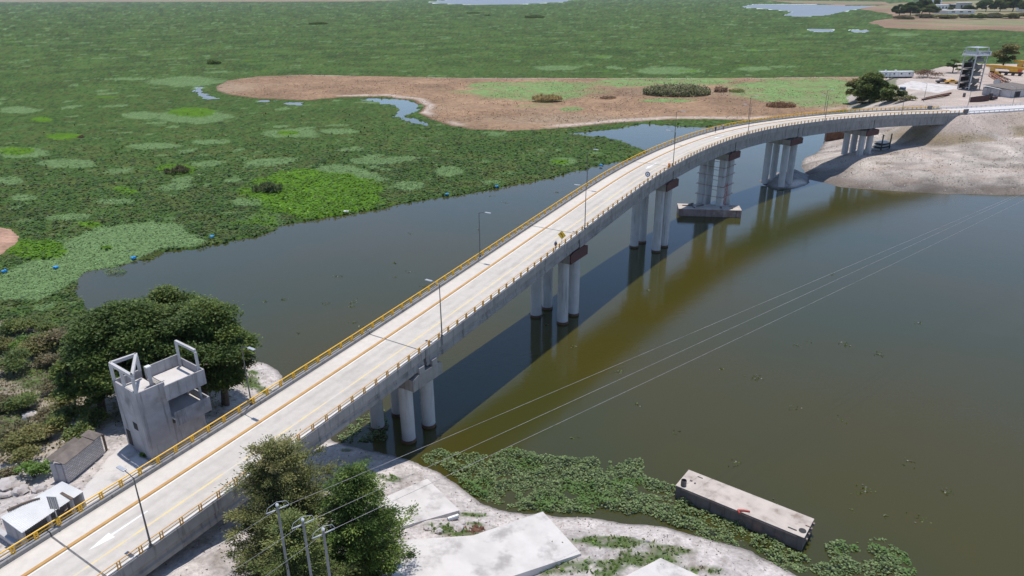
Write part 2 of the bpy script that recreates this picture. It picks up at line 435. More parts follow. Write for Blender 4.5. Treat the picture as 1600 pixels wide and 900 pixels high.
far_shore = pts([(1362, 36), (1380, 31), (1400, 24), (1340, 14), (1390, 6), (1700, -4), (1700, 52), (1600, 50), (1540, 46), (1500, 48), (1440, 46), (1380, 44)])
far_strip = np.array([(-11600, 11500), (-5000, 7500), (-2600, 6200), (-1080, 5450), (-850, 6000), (-1000, 8600), (-14000, 14500)], float)
far_bar = pts([(1200, 1.0), (1380, 3), (1400, 7), (1320, 8), (1240, 5)])

# water sheet
o = np_mesh('water', np.array([[-15000, -3000, 0], [15000, -3000, 0], [15000, 24000, 0], [-15000, 24000, 0]]), np.array([[0, 1, 2, 3]]), MT['water']); o['kind'] = 'structure'

for q in ponds[2:]:
    me = bpy.data.meshes.new('far_pond'); me.from_pydata([(a, b, .06) for a, b in (q - q.mean(0)) * 1.03 + q.mean(0)], [], [tuple(range(len(q)))]); me.update()
    if me.polygons[0].normal.z < 0: me.flip_normals()
    o = link('far_pond', me, MT['ruffled']); o['kind'] = 'structure'
# ---- floating plant mat
def ell(x, y, u, v, ru, rv, z=.3):
    """soft ellipse centred where (u, v) is, with radii given as photo offsets"""
    c = P(u, v, z); a = P(u + ru, v, z); b = P(u, v - rv, z); e = P(u, v + rv, z)
    rx = abs(a[0] - c[0]); ry = (b[1] - e[1]) / 2; k = c[0] / c[1]
    dx = (x - c[0]) - k * (y - c[1]); return 1 - np.sqrt((dx / rx) ** 2 + ((y - c[1]) / ry) ** 2)

SAGE = [(60, 400, 0, 0)]
sage_ell = [(303, 182, 60, 10), (220, 180, 30, 6), (30, 238, 45, 9), (105, 256, 50, 8), (240, 228, 45, 5), (290, 127, 60, 8), (30, 172, 28, 6), (455, 208, 45, 7), (530, 205, 30, 5), (640, 290, 26, 8), (585, 252, 45, 6),
    (700, 267, 22, 8), (395, 315, 35, 8), (560, 280, 45, 8), (15, 283, 25, 7), (35, 308, 22, 6), (880, 252, 24, 6), (1040, 110, 50, 6), (870, 106, 40, 4), (1410, 54, 30, 2.5), (1180, 107, 30, 3), (330, 222, 30, 4), (180, 315, 30, 5)]
lime_ell = [(490, 298, 112, 36), (300, 175, 36, 8), (25, 236, 28, 6), (100, 214, 30, 5), (165, 388, 10, 3), (190, 297, 12, 4), (140, 352, 18, 4), (275, 264, 30, 8), (65, 187, 18, 4), (875, 253, 17, 4), (60, 390, 45, 16), (200, 300, 14, 4), (450, 208, 16, 3)]
big_sage = pts([(-40, 445), (0, 428), (60, 402), (110, 372), (150, 355), (240, 345), (285, 350), (292, 362), (320, 372), (332, 378), (300, 386), (250, 388), (225, 400), (190, 412), (140, 422), (118, 440), (60, 470), (-40, 470)], .3)

def discs(x, y, cell, prob, r0, r1, seed, wob):
    best = np.full(x.shape, -9.); ix, iy = np.floor(x / cell), np.floor(y / cell)
    for dx in (-1, 0, 1):
        for dy in (-1, 0, 1):
            jx, jy = ix + dx, iy + dy; on = _hash(jx, jy, seed) < prob
            cx, cy = (jx + _hash(jx, jy, seed + 1)) * cell, (jy + _hash(jx, jy, seed + 2)) * cell
            r = r0 + (r1 - r0) * _hash(jx, jy, seed + 3) ** 2; asp = .65 + .8 * _hash(jx, jy, seed + 4)
            d = 1 - np.sqrt(((x - cx) / (r * asp)) ** 2 + ((y - cy) * asp / r) ** 2) + wob
            best = np.maximum(best, np.where(on, d, -9))
    return best

def mat_colour(x, y):
    dist = np.hypot(x, y)
    n1 = fbm(x, y, .9, 3, 3); n2 = fbm(x, y, .05, 4, 11); n3 = fbm(x, y, .011, 3, 23); n4 = fbm(x, y, .25, 3, 31)
    base = np.array([.064, .116, .026]); dark = np.array([.032, .066, .015]); oliv = np.array([.092, .118, .032])
    c = base + (dark - base) * sstep(.42, .75, n1)[..., None] + (oliv - base) * (sstep(.45, .7, n4) * .7)[..., None]
    c = c * (.84 + .34 * n2)[..., None]
    # pale rosettes: colonies of another plant, from a few metres to thirty across, some with a fresh green heart
    wb = 1.5 * (fbm(x, y, .20, 4, 41) - .5) + .5 * (vnoise(x * 1.3, y * 1.3, 42) - .5); zone = sstep(.22, .45, n3)
    d1 = discs(x, y, 22, .52, 1.5, 6.5, 500, wb); d2 = discs(x, y, 75, .42, 4, 15, 510, wb * 1.2); d3 = discs(x, y, 13, .42, .8, 2.6, 520, wb)
    sg = np.maximum(np.maximum(sstep(0, .18, d1) * .8, sstep(0, .12, d2) * .85) * zone, sstep(0, .25, d3) * .6)
    lm = np.maximum(sstep(.45, .6, d2) * (vnoise(x * .02, y * .02, 44) > .5) * .8, sstep(0, .2, discs(x, y, 60, .22, 2, 8, 530, wb)) * .65)
    far = sstep(300, 900, dist)[..., None]; c = c * (1 - .22 * far + .4 * far * sstep(.3, .7, fbm(x, y, .035, 4, 58))[..., None])
    wob = .5 * (fbm(x, y, .15, 4, 61) - .5) + .22 * (fbm(x, y, .8, 2, 62) - .5)
    for e in sage_ell: sg = np.maximum(sg, sstep(-.05, .15, ell(x, y, *e) + wob * 1.1) * .85)
    big = sdist(x, y, big_sage) + 5 * wob; sg = np.maximum(sg, sstep(-.5, 1.0, big) * 1.0)
    for e in lime_ell:
        k = sstep(-.05, .12, ell(x, y, *e) + wob * 1.1); lm = np.maximum(lm, k); 
    sg = sg * (1 - lm)
    fine = .75 + .5 * vnoise(x * 2.1, y * 2.1, 71)
    sage = np.array([.135, .215, .085])[None] * fine[..., None]; lime = np.array([.082, .175, .010])[None] * (.65 + .7 * fbm(x, y, .35, 3, 75))[..., None]
    c = c + (sage - c) * sg[..., None] + (lime - c) * (lm * .95)[..., None]
    return np.clip(c, .003, 1), sg, lm

def mat_inside(x, y):
    """positive where plants cover the water"""
    wob = 5.0 * (fbm(x, y, .12, 3, 81) - .5) + 2.2 * (fbm(x, y, .6, 3, 82) - .5)
    d = -sdist(x, y, main_water)
    for p in ponds:
        far = p[:, 1].mean()
        d = np.minimum(d, -sdist(x, y, p) + (0 if far < 1500 else 0))
    return d + wob * np.clip(np.hypot(x, y) / 250, .6, 4)

nb, nr = 1000, 640
ang = np.radians(np.linspace(-52, 48, nb)); inv = np.linspace(1 / 95.0, 1 / 9000.0, nr)
rr = 1 / inv
X = (rr[:, None] * np.sin(ang)[None]).ravel(); Y = (rr[:, None] * np.cos(ang)[None]).ravel()
ins = mat_inside(X, Y); col, sg, lm = mat_colour(X, Y)
hgt = .15 + .55 * fbm(X, Y, .7, 2, 91) - .22 * sg + .25 * lm
isl = np.maximum(sdist(X, Y, island), sdist(X, Y, islet))
Z = np.where(ins > 0, np.minimum(hgt, .05 + ins * .6), np.maximum(-1.5, ins * .6))
Z = np.where(isl > 1.5, -.1, Z)
mo = np_mesh('water_plants', np.stack([X, Y, Z], 1), grid_quads(nr, nb), MT['mat'], 'soil', col, smooth=False); mo['kind'] = 'stuff'

# leaf rosettes standing up out of the nearer part of the mat
n = 190000
rad = 1 / rng.uniform(1 / 460., 1 / 105., n); an = rng.uniform(R_(-42), R_(30), n)
x, y = rad * np.sin(an), rad * np.cos(an)
k = (mat_inside(x, y) > -.1) & (sdist(x, y, island) < 0) & (sdist(x, y, islet) < .3) & (rng.random(n) > .95 * sstep(170, 440, rad)); x, y = x[k], y[k]; rad = rad[k]
lc, sg, lm = mat_colour(x, y)
n = len(x); zz = .30 + .5 * fbm(x, y, .7, 2, 91) - .25 * sg + .25 * lm + rng.uniform(-.15, .3, n) * (1 - .6 * sg)
dr = rng.normal(size=(n, 3)); dr[:, 2] = np.abs(dr[:, 2]) * .28
lv, lq, lcol = leaves(np.stack([x, y, zz], 1), dr, rng.uniform(.45, 1.0, n) * np.clip(rad / 160, .8, 2.0) * (1 - .45 * sg), .5 * np.clip(rad / 170, .8, 1.8) * (1 - .3 * sg), np.clip(lc * (1 + rng.normal(.25, .33, (n, 1))), .003, 1), up=2.2)
lo_ = np_mesh('water_hyacinth', lv, lq, MT['leaf'], 'leaf', lcol, face_attr=True); lo_['kind'] = 'stuff'

# ------------------------------------------------------------------ terrain
def idw(x, y, cp, p=2.6):
    num = 0; den = 0
    for cx, cy, cz in cp:
        wgt = 1 / (((x - cx) ** 2 + (y - cy) ** 2 + 4.0) ** (p / 2)); num = num + wgt * cz; den = den + wgt
    return num / den

def cps(l): return [tuple(P(u, v, z)) for u, v, z in l]
left_cp = cps([(236, 716, 7.5), (160, 700, 7.5), (100, 780, 7.8), (0, 850, 7.8), (300, 860, 7.6), (250, 900, 7.8), (370, 830, 7.0), (430, 900, 5.6), (520, 900, 4.6), (450, 760, 5.4), (520, 735, 2.6), (590, 770, 2.6),
    (650, 790, 2.2), (700, 860, 2.8), (760, 870, 2.6), (860, 900, 2.0), (1000, 900, 1.4), (1100, 890, 1.0), (405, 600, 1.2), (350, 640, 4.0), (320, 690, 6.8), (100, 640, 5.2), (30, 660, 5.2), (0, 560, 2.6), (60, 520, 1.2), (150, 570, 2.2), (270, 600, 3.0)])
left_cp += [(0, 38, 4.5), (-20, 25, 7), (30, 40, 2.6), (-100, 60, 7.5), (-150, 60, 7.5), (-60, 38, 8), (-45, 20, 8), (-120, 100, 4)]

def left_h(x, y):
    sdl = sdist(x, y, left_land) + 1.6 * (fbm(x, y, .22, 4, 101) - .5)
    h = idw(x, y, left_cp) + .5 * (fbm(x, y, .25, 4, 103) - .5)
    return np.where(sdl > 0, np.minimum(h, .04 + .30 * sdl), np.maximum(-2.5, .35 * sdl)), sdl

YARD = 11.0
right_cp = cps([(1347, 243, 5.0), (1310, 225, 3.5), (1290, 250, 2.5), (1290, 275, 1.0), (1420, 270, 4.0), (1500, 275, 3.2), (1600, 270, 4.5), (1600, 292, 1.5), (1500, 296, 1.2), (1450, 240, 6.2), (1560, 225, 7.5), (1640, 225, 8.5), (1640, 255, 5.5),
    (1400, 150, YARD), (1450, 135, YARD), (1550, 150, YARD), (1600, 125, YARD), (1515, 138, YARD), (1480, 120, YARD), (1600, 105, YARD), (1540, 108, YARD), (1700, 130, YARD), (1430, 160, YARD), (1500, 162, YARD + .3), (1360, 160, 7), (1340, 150, 3.5), (1330, 175, 2), (1360, 175, 7.5), (1390, 122, 10), (1440, 114, 10.5)])
road_line = np.array([at(s, W / 2)[:3] for s in np.arange(S_END - 1.0, S_ROADEND, 3.0)])
def right_h(x, y):
    sdr = sdist(x, y, right_land) + 5.0 * (fbm(x, y, .07, 4, 111) - .5)
    h = idw(x, y, right_cp, 3.0) + 1.1 * (fbm(x, y, .09, 5, 113) - .5) * sstep(200, 240, 420 - np.hypot(x, y))
    h = np.where(sdr > 0, np.minimum(h, .04 + np.where(y > 330, .42, .26) * sdr), np.maximum(-2.5, .3 * sdr))
    best = np.full(x.shape, -99.)
    for q in road_line:
        d = np.hypot(x - q[0], y - q[1]); best = np.maximum(best, q[2] - .55 - np.maximum(0, d - 6.3) / 1.55)
    return np.maximum(h, np.where(sdr > -20, best + .35 * (fbm(x, y, .5, 3, 117) - .5), -3)), sdr, best

grass_l = [(570, 740, 30, 10), (610, 745, 25, 8), (735, 795, 34, 10), (700, 795, 20, 6), (690, 830, 45, 14), (790, 820, 40, 9), (930, 882, 75, 20), (870, 884, 50, 16), (1010, 868, 70, 18), (940, 842, 80, 13), (1050, 850, 50, 8), (720, 836, 50, 12), (1090, 880, 40, 10), (390, 590, 20, 12), (410, 600, 16, 8), (395, 575, 14, 6),
    (540, 690, 10, 5), (30, 700, 60, 40), (60, 600, 50, 30), (740, 815, 26, 8), (225, 706, 12, 6)]
dry_l = [(60, 590, 100, 70), (40, 690, 90, 70), (20, 730, 70, 40), (740, 830, 25, 10), (700, 835, 16, 6), (1095, 868, 20, 6), (880, 840, 30, 6), (0, 600, 60, 90)]
def soil_left(x, y, h):
    n1 = fbm(x, y, .35, 5, 121); n2 = fbm(x, y, 1.4, 3, 125)
    c = np.array([.57, .52, .495])[None] * (.60 + .62 * n1)[:, None] * (.85 + .3 * fbm(x, y, 2.2, 2, 127))[:, None]
    wob = 1.3 * (fbm(x, y, .4, 4, 131) - .5)
    dry = np.zeros(len(x)); gr = np.zeros(len(x))
    for e in dry_l: dry = np.maximum(dry, sstep(-.1, .5, ell(x, y, *e, 3.0) + wob))
    for e in grass_l: gr = np.maximum(gr, sstep(-.05, .45, ell(x, y, *e, 2.2) + wob))
    veg = sstep(-40, -52, x) * sstep(80, 92, y) * sstep(.30, .5, fbm(x, y, .12, 4, 133) + .12); dry = np.maximum(dry, veg); gr = np.maximum(gr, veg * sstep(.45, .6, fbm(x, y, .2, 3, 135)) * .9)
    gr *= sstep(.25, .5, n2 + .1)
    c = c + (np.array([.25, .205, .135]) * (.7 + .6 * n2)[:, None] - c) * (dry * .8)[:, None]
    c = c + (np.array([.075, .12, .03]) * (.6 + .8 * n2)[:, None] - c) * (gr * .95)[:, None]
    wet = 1 - sstep(.0, .35, h); c = c * (1 - .62 * wet)[:, None]
    rub = sstep(.62, .7, fbm(x, y, .9, 3, 141)) * sstep(.2, .6, h) * .5; c = c * (1 - rub)[:, None] + np.array([.27, .23, .20]) * rub[:, None]
    return c, gr, dry

gx, gy = np.meshgrid(np.arange(-150, 95, .45), np.arange(18, 150, .45)); sh = gx.shape
lx, ly = gx.ravel(), gy.ravel(); lh, lsd = left_h(lx, ly); lcolr, lgr, ldry = soil_left(lx, ly, lh)
lh = lh + np.where(lsd > .5, .10 * (fbm(lx, ly, 1.3, 3, 151) - .5), 0)
to = np_mesh('ground', np.stack([lx, ly, lh], 1), grid_quads(*sh), MT['soil'], 'soil', lcolr, smooth=True); to['kind'] = 'structure'

gx, gy = np.meshgrid(np.arange(60, 640, 1.1), np.arange(200, 760, 1.3)); sh = gx.shape
x, y = gx.ravel(), gy.ravel(); h, sdr, emb = right_h(x, y)
n1 = fbm(x, y, .12, 5, 161); n2 = fbm(x * .4 + y * .2, y, .3, 4, 163)
c = np.array([.49, .435, .39])[None] * (.56 + .72 * n1)[:, None] * (.8 + .4 * fbm(x * .35 + y * .1, y * 1.4, .5, 4, 169))[:, None]
c = c + (np.array([.42, .33, .27]) - c) * (sstep(.5, .7, n2) * .6)[:, None]
oe = sstep(-.3, .5, emb - (h - .6)) * sstep(3.5, 7.5, h) * (emb > 0)
c = c + (np.array([.27, .215, .14]) * (.7 + .6 * n2)[:, None] - c) * (oe * sstep(.35, .55, fbm(x, y, .06, 3, 165)) * .9)[:, None]
yd = sstep(YARD - 1.5, YARD - .3, h); c = c + (np.array([.47, .385, .335]) * (.8 + .4 * n1)[:, None] - c) * (yd * .7)[:, None]
wet = 1 - sstep(0, .5 + 3.6 * sstep(.4, .65, fbm(x, y, .035, 3, 170)) * (y < 260), h); c = c * (1 - .55 * wet)[:, None]
drk = sstep(.54, .66, fbm(x * .6 + y * .15, y * 1.2, .2, 6, 168)) * .30 * (1 - sstep(5, 9, h)); c = c * (1 - drk)[:, None]
gm = sstep(.5, .62, fbm(x, y, .05, 4, 167)) * (sdr < 26) * (y > 330); c = c + (np.array([.10, .13, .05]) - c) * (gm * .7)[:, None]
to = np_mesh('terrain', np.stack([x, y, h], 1), grid_quads(*sh), MT['soil'], 'soil', c, smooth=True); to['kind'] = 'structure'

# mud flats
def flat(name, poly, x0, x1, y0, y1, step, hgt, seed, wob, colour):
    gx, gy = np.meshgrid(np.arange(x0, x1, step[0]), np.arange(y0, y1, step[1])); s = gx.shape; x, y = gx.ravel(), gy.ravel()
    d = sdist(x, y, poly) + wob * (fbm(x, y, .3 / wob, 4, seed) - .5)
    z = np.where(d > 0, np.minimum(hgt + .5 * (fbm(x, y, .05, 3, seed + 3) - .5), .02 + d * .16), np.maximum(-1, d * .25))
    c = colour(x, y, d)
    o = np_mesh(name, np.stack([x, y, z], 1), grid_quads(*s), MT['mud'], 'soil', c, smooth=True); o['kind'] = 'structure'; return o
green_isl = [(835, 143, 112, 19), (770, 134, 50, 7), (1240, 140, 120, 22), (1080, 128, 90, 6), (980, 130, 60, 7), (895, 172, 20, 4), (1050, 158, 60, 3), (1300, 150, 80, 20)]
def isl_col(x, y, d):
    n1 = fbm(x, y, .04, 5, 171); n2 = fbm(x, y, .25, 3, 175); n3 = fbm(x * .5, y, .02, 3, 176)
    c = np.array([.305, .20, .125])[None] * (.58 + .78 * n1)[:, None] * (.8 + .4 * fbm(x, y, .6, 2, 178))[:, None]
    c = c + (np.array([.31, .24, .17]) - c) * (sstep(.5, .68, n3) * .6)[:, None]
    c = c + (np.array([.24, .15, .10]) - c) * (sstep(.55, .75, n2) * .45)[:, None]
    wob = .75 * (fbm(x, y, .045, 4, 177) - .5); g = np.zeros(len(x))
    for e in green_isl: g = np.maximum(g, sstep(-.02, .3, ell(x, y, *e, .5) + wob))
    g *= .55 + .45 * sstep(.3, .6, n2)
    c = c + (np.array([.165, .275, .095]) * (.75 + .5 * n2)[:, None] - c) * (g * .92)[:, None]
    # pale bleached rim above the waterline, dark wet edge below it
    rim = sstep(2.2, 4, d) * (1 - sstep(5, 9, d)) * sstep(.4, .52, fbm(x, y, .02, 2, 179)); c = c + (np.array([.52, .44, .38]) - c) * (rim * .8)[:, None]
    wet = 1 - sstep(1.0, 2.8, d); return c * (1 - .55 * wet)[:, None]
flat('mud_flat', island, island[:, 0].min() - 15, 470, island[:, 1].min() - 15, island[:, 1].max() + 20, (1.3, 1.6), .9, 181, 5.0, isl_col)
flat('mud_islet', islet, islet[:, 0].min() - 5, islet[:, 0].max() + 5, islet[:, 1].min() - 5, islet[:, 1].max() + 5, (.5, .5), 1.0, 183, 2.5,
     lambda x, y, d: (np.array([.40, .25, .18])[None] * (.7 + .6 * fbm(x, y, .2, 4, 184))[:, None]) * (1 - .45 * (1 - sstep(.6, 2.2, d)))[:, None])
def fs_col(x, y, d):
    n = fbm(x, y, .008, 4, 191); c = np.array([.29, .195, .135])[None] * (.6 + .7 * n)[:, None]
    g = sstep(.45, .6, fbm(x, y * 1.5, .01, 3, 193)) * sstep(10, 60, d); c = c + (np.array([.20, .24, .11]) - c) * (g * .8)[:, None]
    st = sstep(60, 160, d); c = c + (np.array([.24, .225, .13]) * (.6 + .8 * fbm(x, y, .03, 3, 194))[:, None] - c) * (st * .75)[:, None]
    return c
flat('far_shore', far_shore, far_shore[:, 0].min() - 30, far_shore[:, 0].max(), far_shore[:, 1].min() - 30, 4200, (9, 12), 3.0, 195, 40.0, fs_col)
flat('far_strip', far_strip, far_strip[:, 0].min(), far_strip[:, 0].max() + 50, far_strip[:, 1].min() - 80, 14000, (60, 60), 6.0, 197, 60.0, fs_col)
flat('far_sandbar', far_bar, far_bar[:, 0].min() - 50, far_bar[:, 0].max() + 50, far_bar[:, 1].min() - 50, far_bar[:, 1].max() + 100, (25, 25), 2.0, 199, 60.0, fs_col)

# silt mound round the fifth pier
mc = P(1228, 283, 0)
gx, gy = np.meshgrid(np.arange(mc[0] - 16, mc[0] + 18, .4), np.arange(mc[1] - 18, mc[1] + 22, .4)); s = gx.shape; x, y = gx.ravel(), gy.ravel()
mp = pts([(1187, 283), (1200, 274), (1225, 268), (1250, 268), (1268, 276), (1262, 288), (1245, 294), (1215, 296), (1195, 290)])
d = sdist(x, y, mp) + 1.5 * (fbm(x, y, .3, 4, 201) - .5); z = np.where(d > 0, np.minimum(1.5 + .9 * fbm(x, y, .45, 4, 202), .02 + d * .45), np.maximum(-1, d * .5))
c = np.array([.30, .285, .275])[None] * (.6 + .7 * fbm(x, y, .4, 4, 203))[:, None]; pale = sstep(-.1, .3, ell(x, y, 1250, 290, 18, 8, .6) + .6 * (fbm(x, y, .4, 3, 205) - .5))
c = c + (np.array([.58, .54, .50]) - c) * pale[:, None]; c = c * (1 - .5 * (1 - sstep(.1, .5, z)))[:, None]
o = np_mesh('silt_mound', np.stack([x, y, z], 1), grid_quads(*s), MT['soil'], 'soil', c, smooth=True); o['kind'] = 'structure'

def gl(x, y): return float(left_h(np.array([x]), np.array([y]))[0][0])
def gr_(x, y): return float(right_h(np.array([x]), np.array([y]))[0][0])
#PART2
# ------------------------------------------------------------------ the bridge
def keep(o, parent):
    """parent an object built in world coordinates without moving it"""
    o.parent = parent
    o.matrix_parent_inverse = (Matrix.Translation(parent.location) @ parent.rotation_euler.to_matrix().to_4x4()).inverted()
    return o

bl = at(JOINTS[3], W / 2); bl[2] = 0
bridge = thing('bridge', 'long curved concrete road bridge with yellow railings crossing the lake', 'bridge', bl)
def bpart(mb, name, mat, parent=bridge, **k):
    o = mb.build(name, mat, None, **k)
    if parent is bridge: keep(o, bridge)
    else: o.parent = parent      # the part itself stands in world coordinates
    return o
S1 = S_END + 1
deck = bpart(sweep([(.33, -.22), (10.35, -.22), (10.35, 0), (.33, 0)], S_START, S1), 'deck', MT['deck'])
ss_ = np.arange(S_START, S1, .5); tt_ = np.linspace(.332, 10.348, 46)
SS, TT = np.meshgrid(ss_, tt_, indexing='ij'); vv = np.array([[at(s, t, .003) for t in tt_] for s in ss_]).reshape(-1, 3); SS, TT = SS.ravel(), TT.ravel()
n1 = fbm(SS * .25, TT, .9, 4, 401); n2 = fbm(SS, TT * 2.5, .35, 4, 402); n3 = fbm(SS, TT, .10, 4, 403)
c = np.array([.60, .558, .505])[None] * (.92 + .16 * n3)[:, None]
lane = (TT < 7.2); c = np.where(lane[:, None], c * (.93 + .07 * n1)[:, None], c * 1.06)
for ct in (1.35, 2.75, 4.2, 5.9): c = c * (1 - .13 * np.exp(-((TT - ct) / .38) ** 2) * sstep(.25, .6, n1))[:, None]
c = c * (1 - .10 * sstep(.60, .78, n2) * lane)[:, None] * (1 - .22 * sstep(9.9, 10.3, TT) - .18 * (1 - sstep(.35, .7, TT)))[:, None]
c = c * (1 - .04 * (np.mod(SS, 4.6) < .5))[:, None]
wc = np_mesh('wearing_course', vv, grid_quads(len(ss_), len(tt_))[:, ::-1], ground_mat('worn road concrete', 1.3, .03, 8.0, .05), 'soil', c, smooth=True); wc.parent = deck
def on_deck(mb, name, mat): return bpart(mb, name, mat, deck)
on_deck(ribbon(7.0, 7.19, .007, S_START, S1), 'lane_line', MT['line_white'])
on_deck(ribbon(3.20, 3.46, .007, S_START, S1), 'centre_line', MT['line_yellow'])
on_deck(ribbon(.62, .78, .007, S_START, S1), 'edge_line', MT['line_white'])
on_deck(sweep([(7.20, .0), (7.64, .0), (7.60, .13), (7.24, .13)], S_START, S1), 'kerb_strip', MT['kerb_orange'])
def arrow(s, t, direction):
    """long straight-ahead road arrow"""
    l = []
    for a, b in ((2.6, 0), (.2, .55), (.2, .16), (-3.6, .1), (-3.6, -.1), (.2, -.16), (.2, -.55)):
        l.append(at(s + a * direction, t + b * direction, .008))
    mb = MB(); mb.add(l, [(0, 1, 6)] + [(2, 3, 4, 5)] if direction > 0 else [(6, 1, 0), (5, 4, 3, 2)]); return mb
sA = near_s(P(182, 838, 10.6)); on_deck(arrow(sA, 5.3, -1), 'road_arrow', MT['line_white'])
sA = near_s(P(1012, 262, 20.5)); on_deck(arrow(sA, 5.2, -1), 'road_arrow', MT['line_white'])
sA = near_s(P(1130, 212, 21.9)); on_deck(arrow(sA, 5.2, -1), 'road_arrow', MT['line_white'])
for j in JOINTS:
    on_deck(ribbon(.34, 7.215, .011, j - .09, j + .09, .1), 'expansion_joint', MT['joint'])
    on_deck(ribbon(7.61, 10.34, .011, j - .09, j + .09, .1), 'expansion_joint', MT['joint'])
    on_deck(sweep([(7.19, .0), (7.65, .0), (7.605, .135), (7.235, .135)], j - .07, j + .07, .1), 'expansion_joint', MT['joint'])
def split_sweep(sec, name, mat):
    edges = [S_START] + JOINTS + [S1]
    for a, b in zip(edges[:-1], edges[1:]):
        if b - a > 2: bpart(sweep(sec, a + (.06 if a != S_START else 0), b - .06), name, mat)
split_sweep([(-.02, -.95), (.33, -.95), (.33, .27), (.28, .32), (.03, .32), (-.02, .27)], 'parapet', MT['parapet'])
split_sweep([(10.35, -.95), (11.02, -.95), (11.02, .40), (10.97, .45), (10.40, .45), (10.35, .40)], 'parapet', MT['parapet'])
DEPTH = [2.1, 2.25, 2.4, 2.8, 3.2, 3.6, 3.9, 3.9]
edges = [S_START] + JOINTS
for i in range(8):
    D = DEPTH[i]
    for tc in (.58, 3.85, 7.15, 10.45):
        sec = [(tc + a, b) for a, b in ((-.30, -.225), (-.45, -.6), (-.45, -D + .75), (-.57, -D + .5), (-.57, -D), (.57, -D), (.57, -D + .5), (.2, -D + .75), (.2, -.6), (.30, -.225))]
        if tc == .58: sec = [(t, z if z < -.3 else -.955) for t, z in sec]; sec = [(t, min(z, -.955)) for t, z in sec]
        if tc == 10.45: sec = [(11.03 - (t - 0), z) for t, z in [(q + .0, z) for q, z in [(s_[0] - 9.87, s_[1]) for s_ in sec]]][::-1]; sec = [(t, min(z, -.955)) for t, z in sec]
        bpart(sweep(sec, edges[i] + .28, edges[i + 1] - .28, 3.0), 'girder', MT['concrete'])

def local(s, a, t, z):
    """point a metres along, t metres across, at absolute height z, straight frame at s"""
    e = at(s, 0); d, n = frame(s); return (e[0] + d[0] * a + n[0] * t, e[1] + d[1] * a + n[1] * t, z)
PIER_BASE = {1: -1.5, 2: -1.5, 3: -1.5, 4: -1.5, 5: .6, 6: 4.0}
for k in range(1, 7):
    s = JOINTS[k]; ze = at(s, 0)[2]; D = max(DEPTH[k], DEPTH[k + 1] if k < 7 else 0)
    capb = ze - DEPTH[k] - .45 - 2.1; L = 7.0 if k > 1 else 6.4
    t0, t1 = (.25, 10.2) if k > 1 else (-.3, 10.4)
    prof = [(-L / 2, 0), (L / 2, 0), (L / 2, 1.75), (L / 2 - 1.1, 2.1), (-L / 2 + 1.1, 2.1), (-L / 2, 1.75)]
    mb = MB(); v = [local(s, a, t0, capb + z) for a, z in prof] + [local(s, a, t1, capb + z) for a, z in prof]
    mb.add(v, [tuple(range(6)), tuple(range(6, 12))[::-1]] + [((i + 1) % 6, i, 6 + i, 6 + (i + 1) % 6) for i in range(6)])
    pier = bpart(mb, 'pier', MT['concrete'])
    if k > 1:
        mb = MB(); v = [local(s, a, t0 - .30, capb + z) for a, z in prof] + [local(s, a, t0 - .003, capb + z) for a, z in prof]
        mb.add(v, [tuple(range(6)), tuple(range(6, 12))[::-1]] + [((i + 1) % 6, i, 6 + i, 6 + (i + 1) % 6) for i in range(6)])
        bpart(mb, 'cap_end', MT['maroon'], pier)
    else:
        for a in (-1.2, 1.6): bpart(MB().box(local(s, a, .2, capb + 2.55), (1.1, 1.0, .9), heading(s)), 'seat_block', MT['parapet'], pier)
    for tc in (.75, 3.85, 7.15, 10.0):
        for a in (-1.0, 1.0): bpart(MB().box(local(s, a, tc, capb + 2.1 + .22), (.8, .8, .44), heading(s)), 'bearing', MT['joint'], pier)
    r = 1.0 if k == 1 else 1.06
    for a in (-2.3, 2.3):
        for t in (2.1, 8.1):
            c = local(s, a, t, 0); base = PIER_BASE[k]; h = capb - base - .003
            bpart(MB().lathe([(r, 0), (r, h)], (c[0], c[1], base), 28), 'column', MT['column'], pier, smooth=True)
            if k <= 3: bpart(MB().lathe([(r + .10, 0), (r + .10, 1.95)], (c[0], c[1], base), 28), 'column_casing', MT['casing'], pier, smooth=True)
# right abutment wall under the end of the deck
s = S_END; e = at(s, 0)
mb = MB(); q = [local(s, a, t, 0)[:2] for a, t in ((-1.2, .4), (1.0, .4), (1.0, 10.6), (-1.2, 10.6))]
mb.prism(q, 8.0, e[2] - 1.0); bpart(mb, 'abutment', MT['concrete'])

# railings: rails per side, posts as their sub-parts
def post_mesh(side):
    mb = MB(); h = .78
    q = .075 if side == 0 else .11
    for dx in (-.13, .13): mb.box((dx, 0, h / 2), (q, .14, h))
    mb.box((0, 0, .02), (.40, .20, .04))
    if side: mb.box((0, 0, h * .52), (.2, .12, .12)); mb.box((0, 0, h - .09), (.2, .12, .10))
    return mb
posts = []; rails = []
for t, dz, mat, lab in ((.15, .32, MT['rust_yellow'], 'railing with thin weathered double posts'), (10.72, .45, MT['yellow'], 'bright yellow railing beside the cycle lane')):
    mb = MB(); sr = S_START; ss = np.arange(S_START, S_END + .5, 2.0)
    mb.tube([at(s, t, dz + .80) for s in ss], .048 if t < 1 else .075, 8); mb.tube([at(s, t, dz + .42) for s in ss], .036 if t < 1 else .055, 8)
    rail = bpart(mb, 'railing', mat); rail['label'] = lab; rails.append(rail)
    for i in range(len(JOINTS) - 1):
        a, b = JOINTS[i], JOINTS[i + 1]
        for q in range(21): posts.append((a + (q + .5) * (b - a) / 21, t, dz, len(rails) - 1))
    for q in range(1, 24): posts.append((JOINTS[0] - (q - .5) * 2.14, t, dz, len(rails) - 1))
posts.sort(key=lambda q: np.linalg.norm(at(q[0], q[1]) - EYE))
vis = [q for q in posts if -30 < proj(at(q[0], q[1], .5))[1] < 930 and proj(at(q[0], q[1], .5))[0] > -40]
pmesh = {}
rest = {0: MB(), 1: MB()}
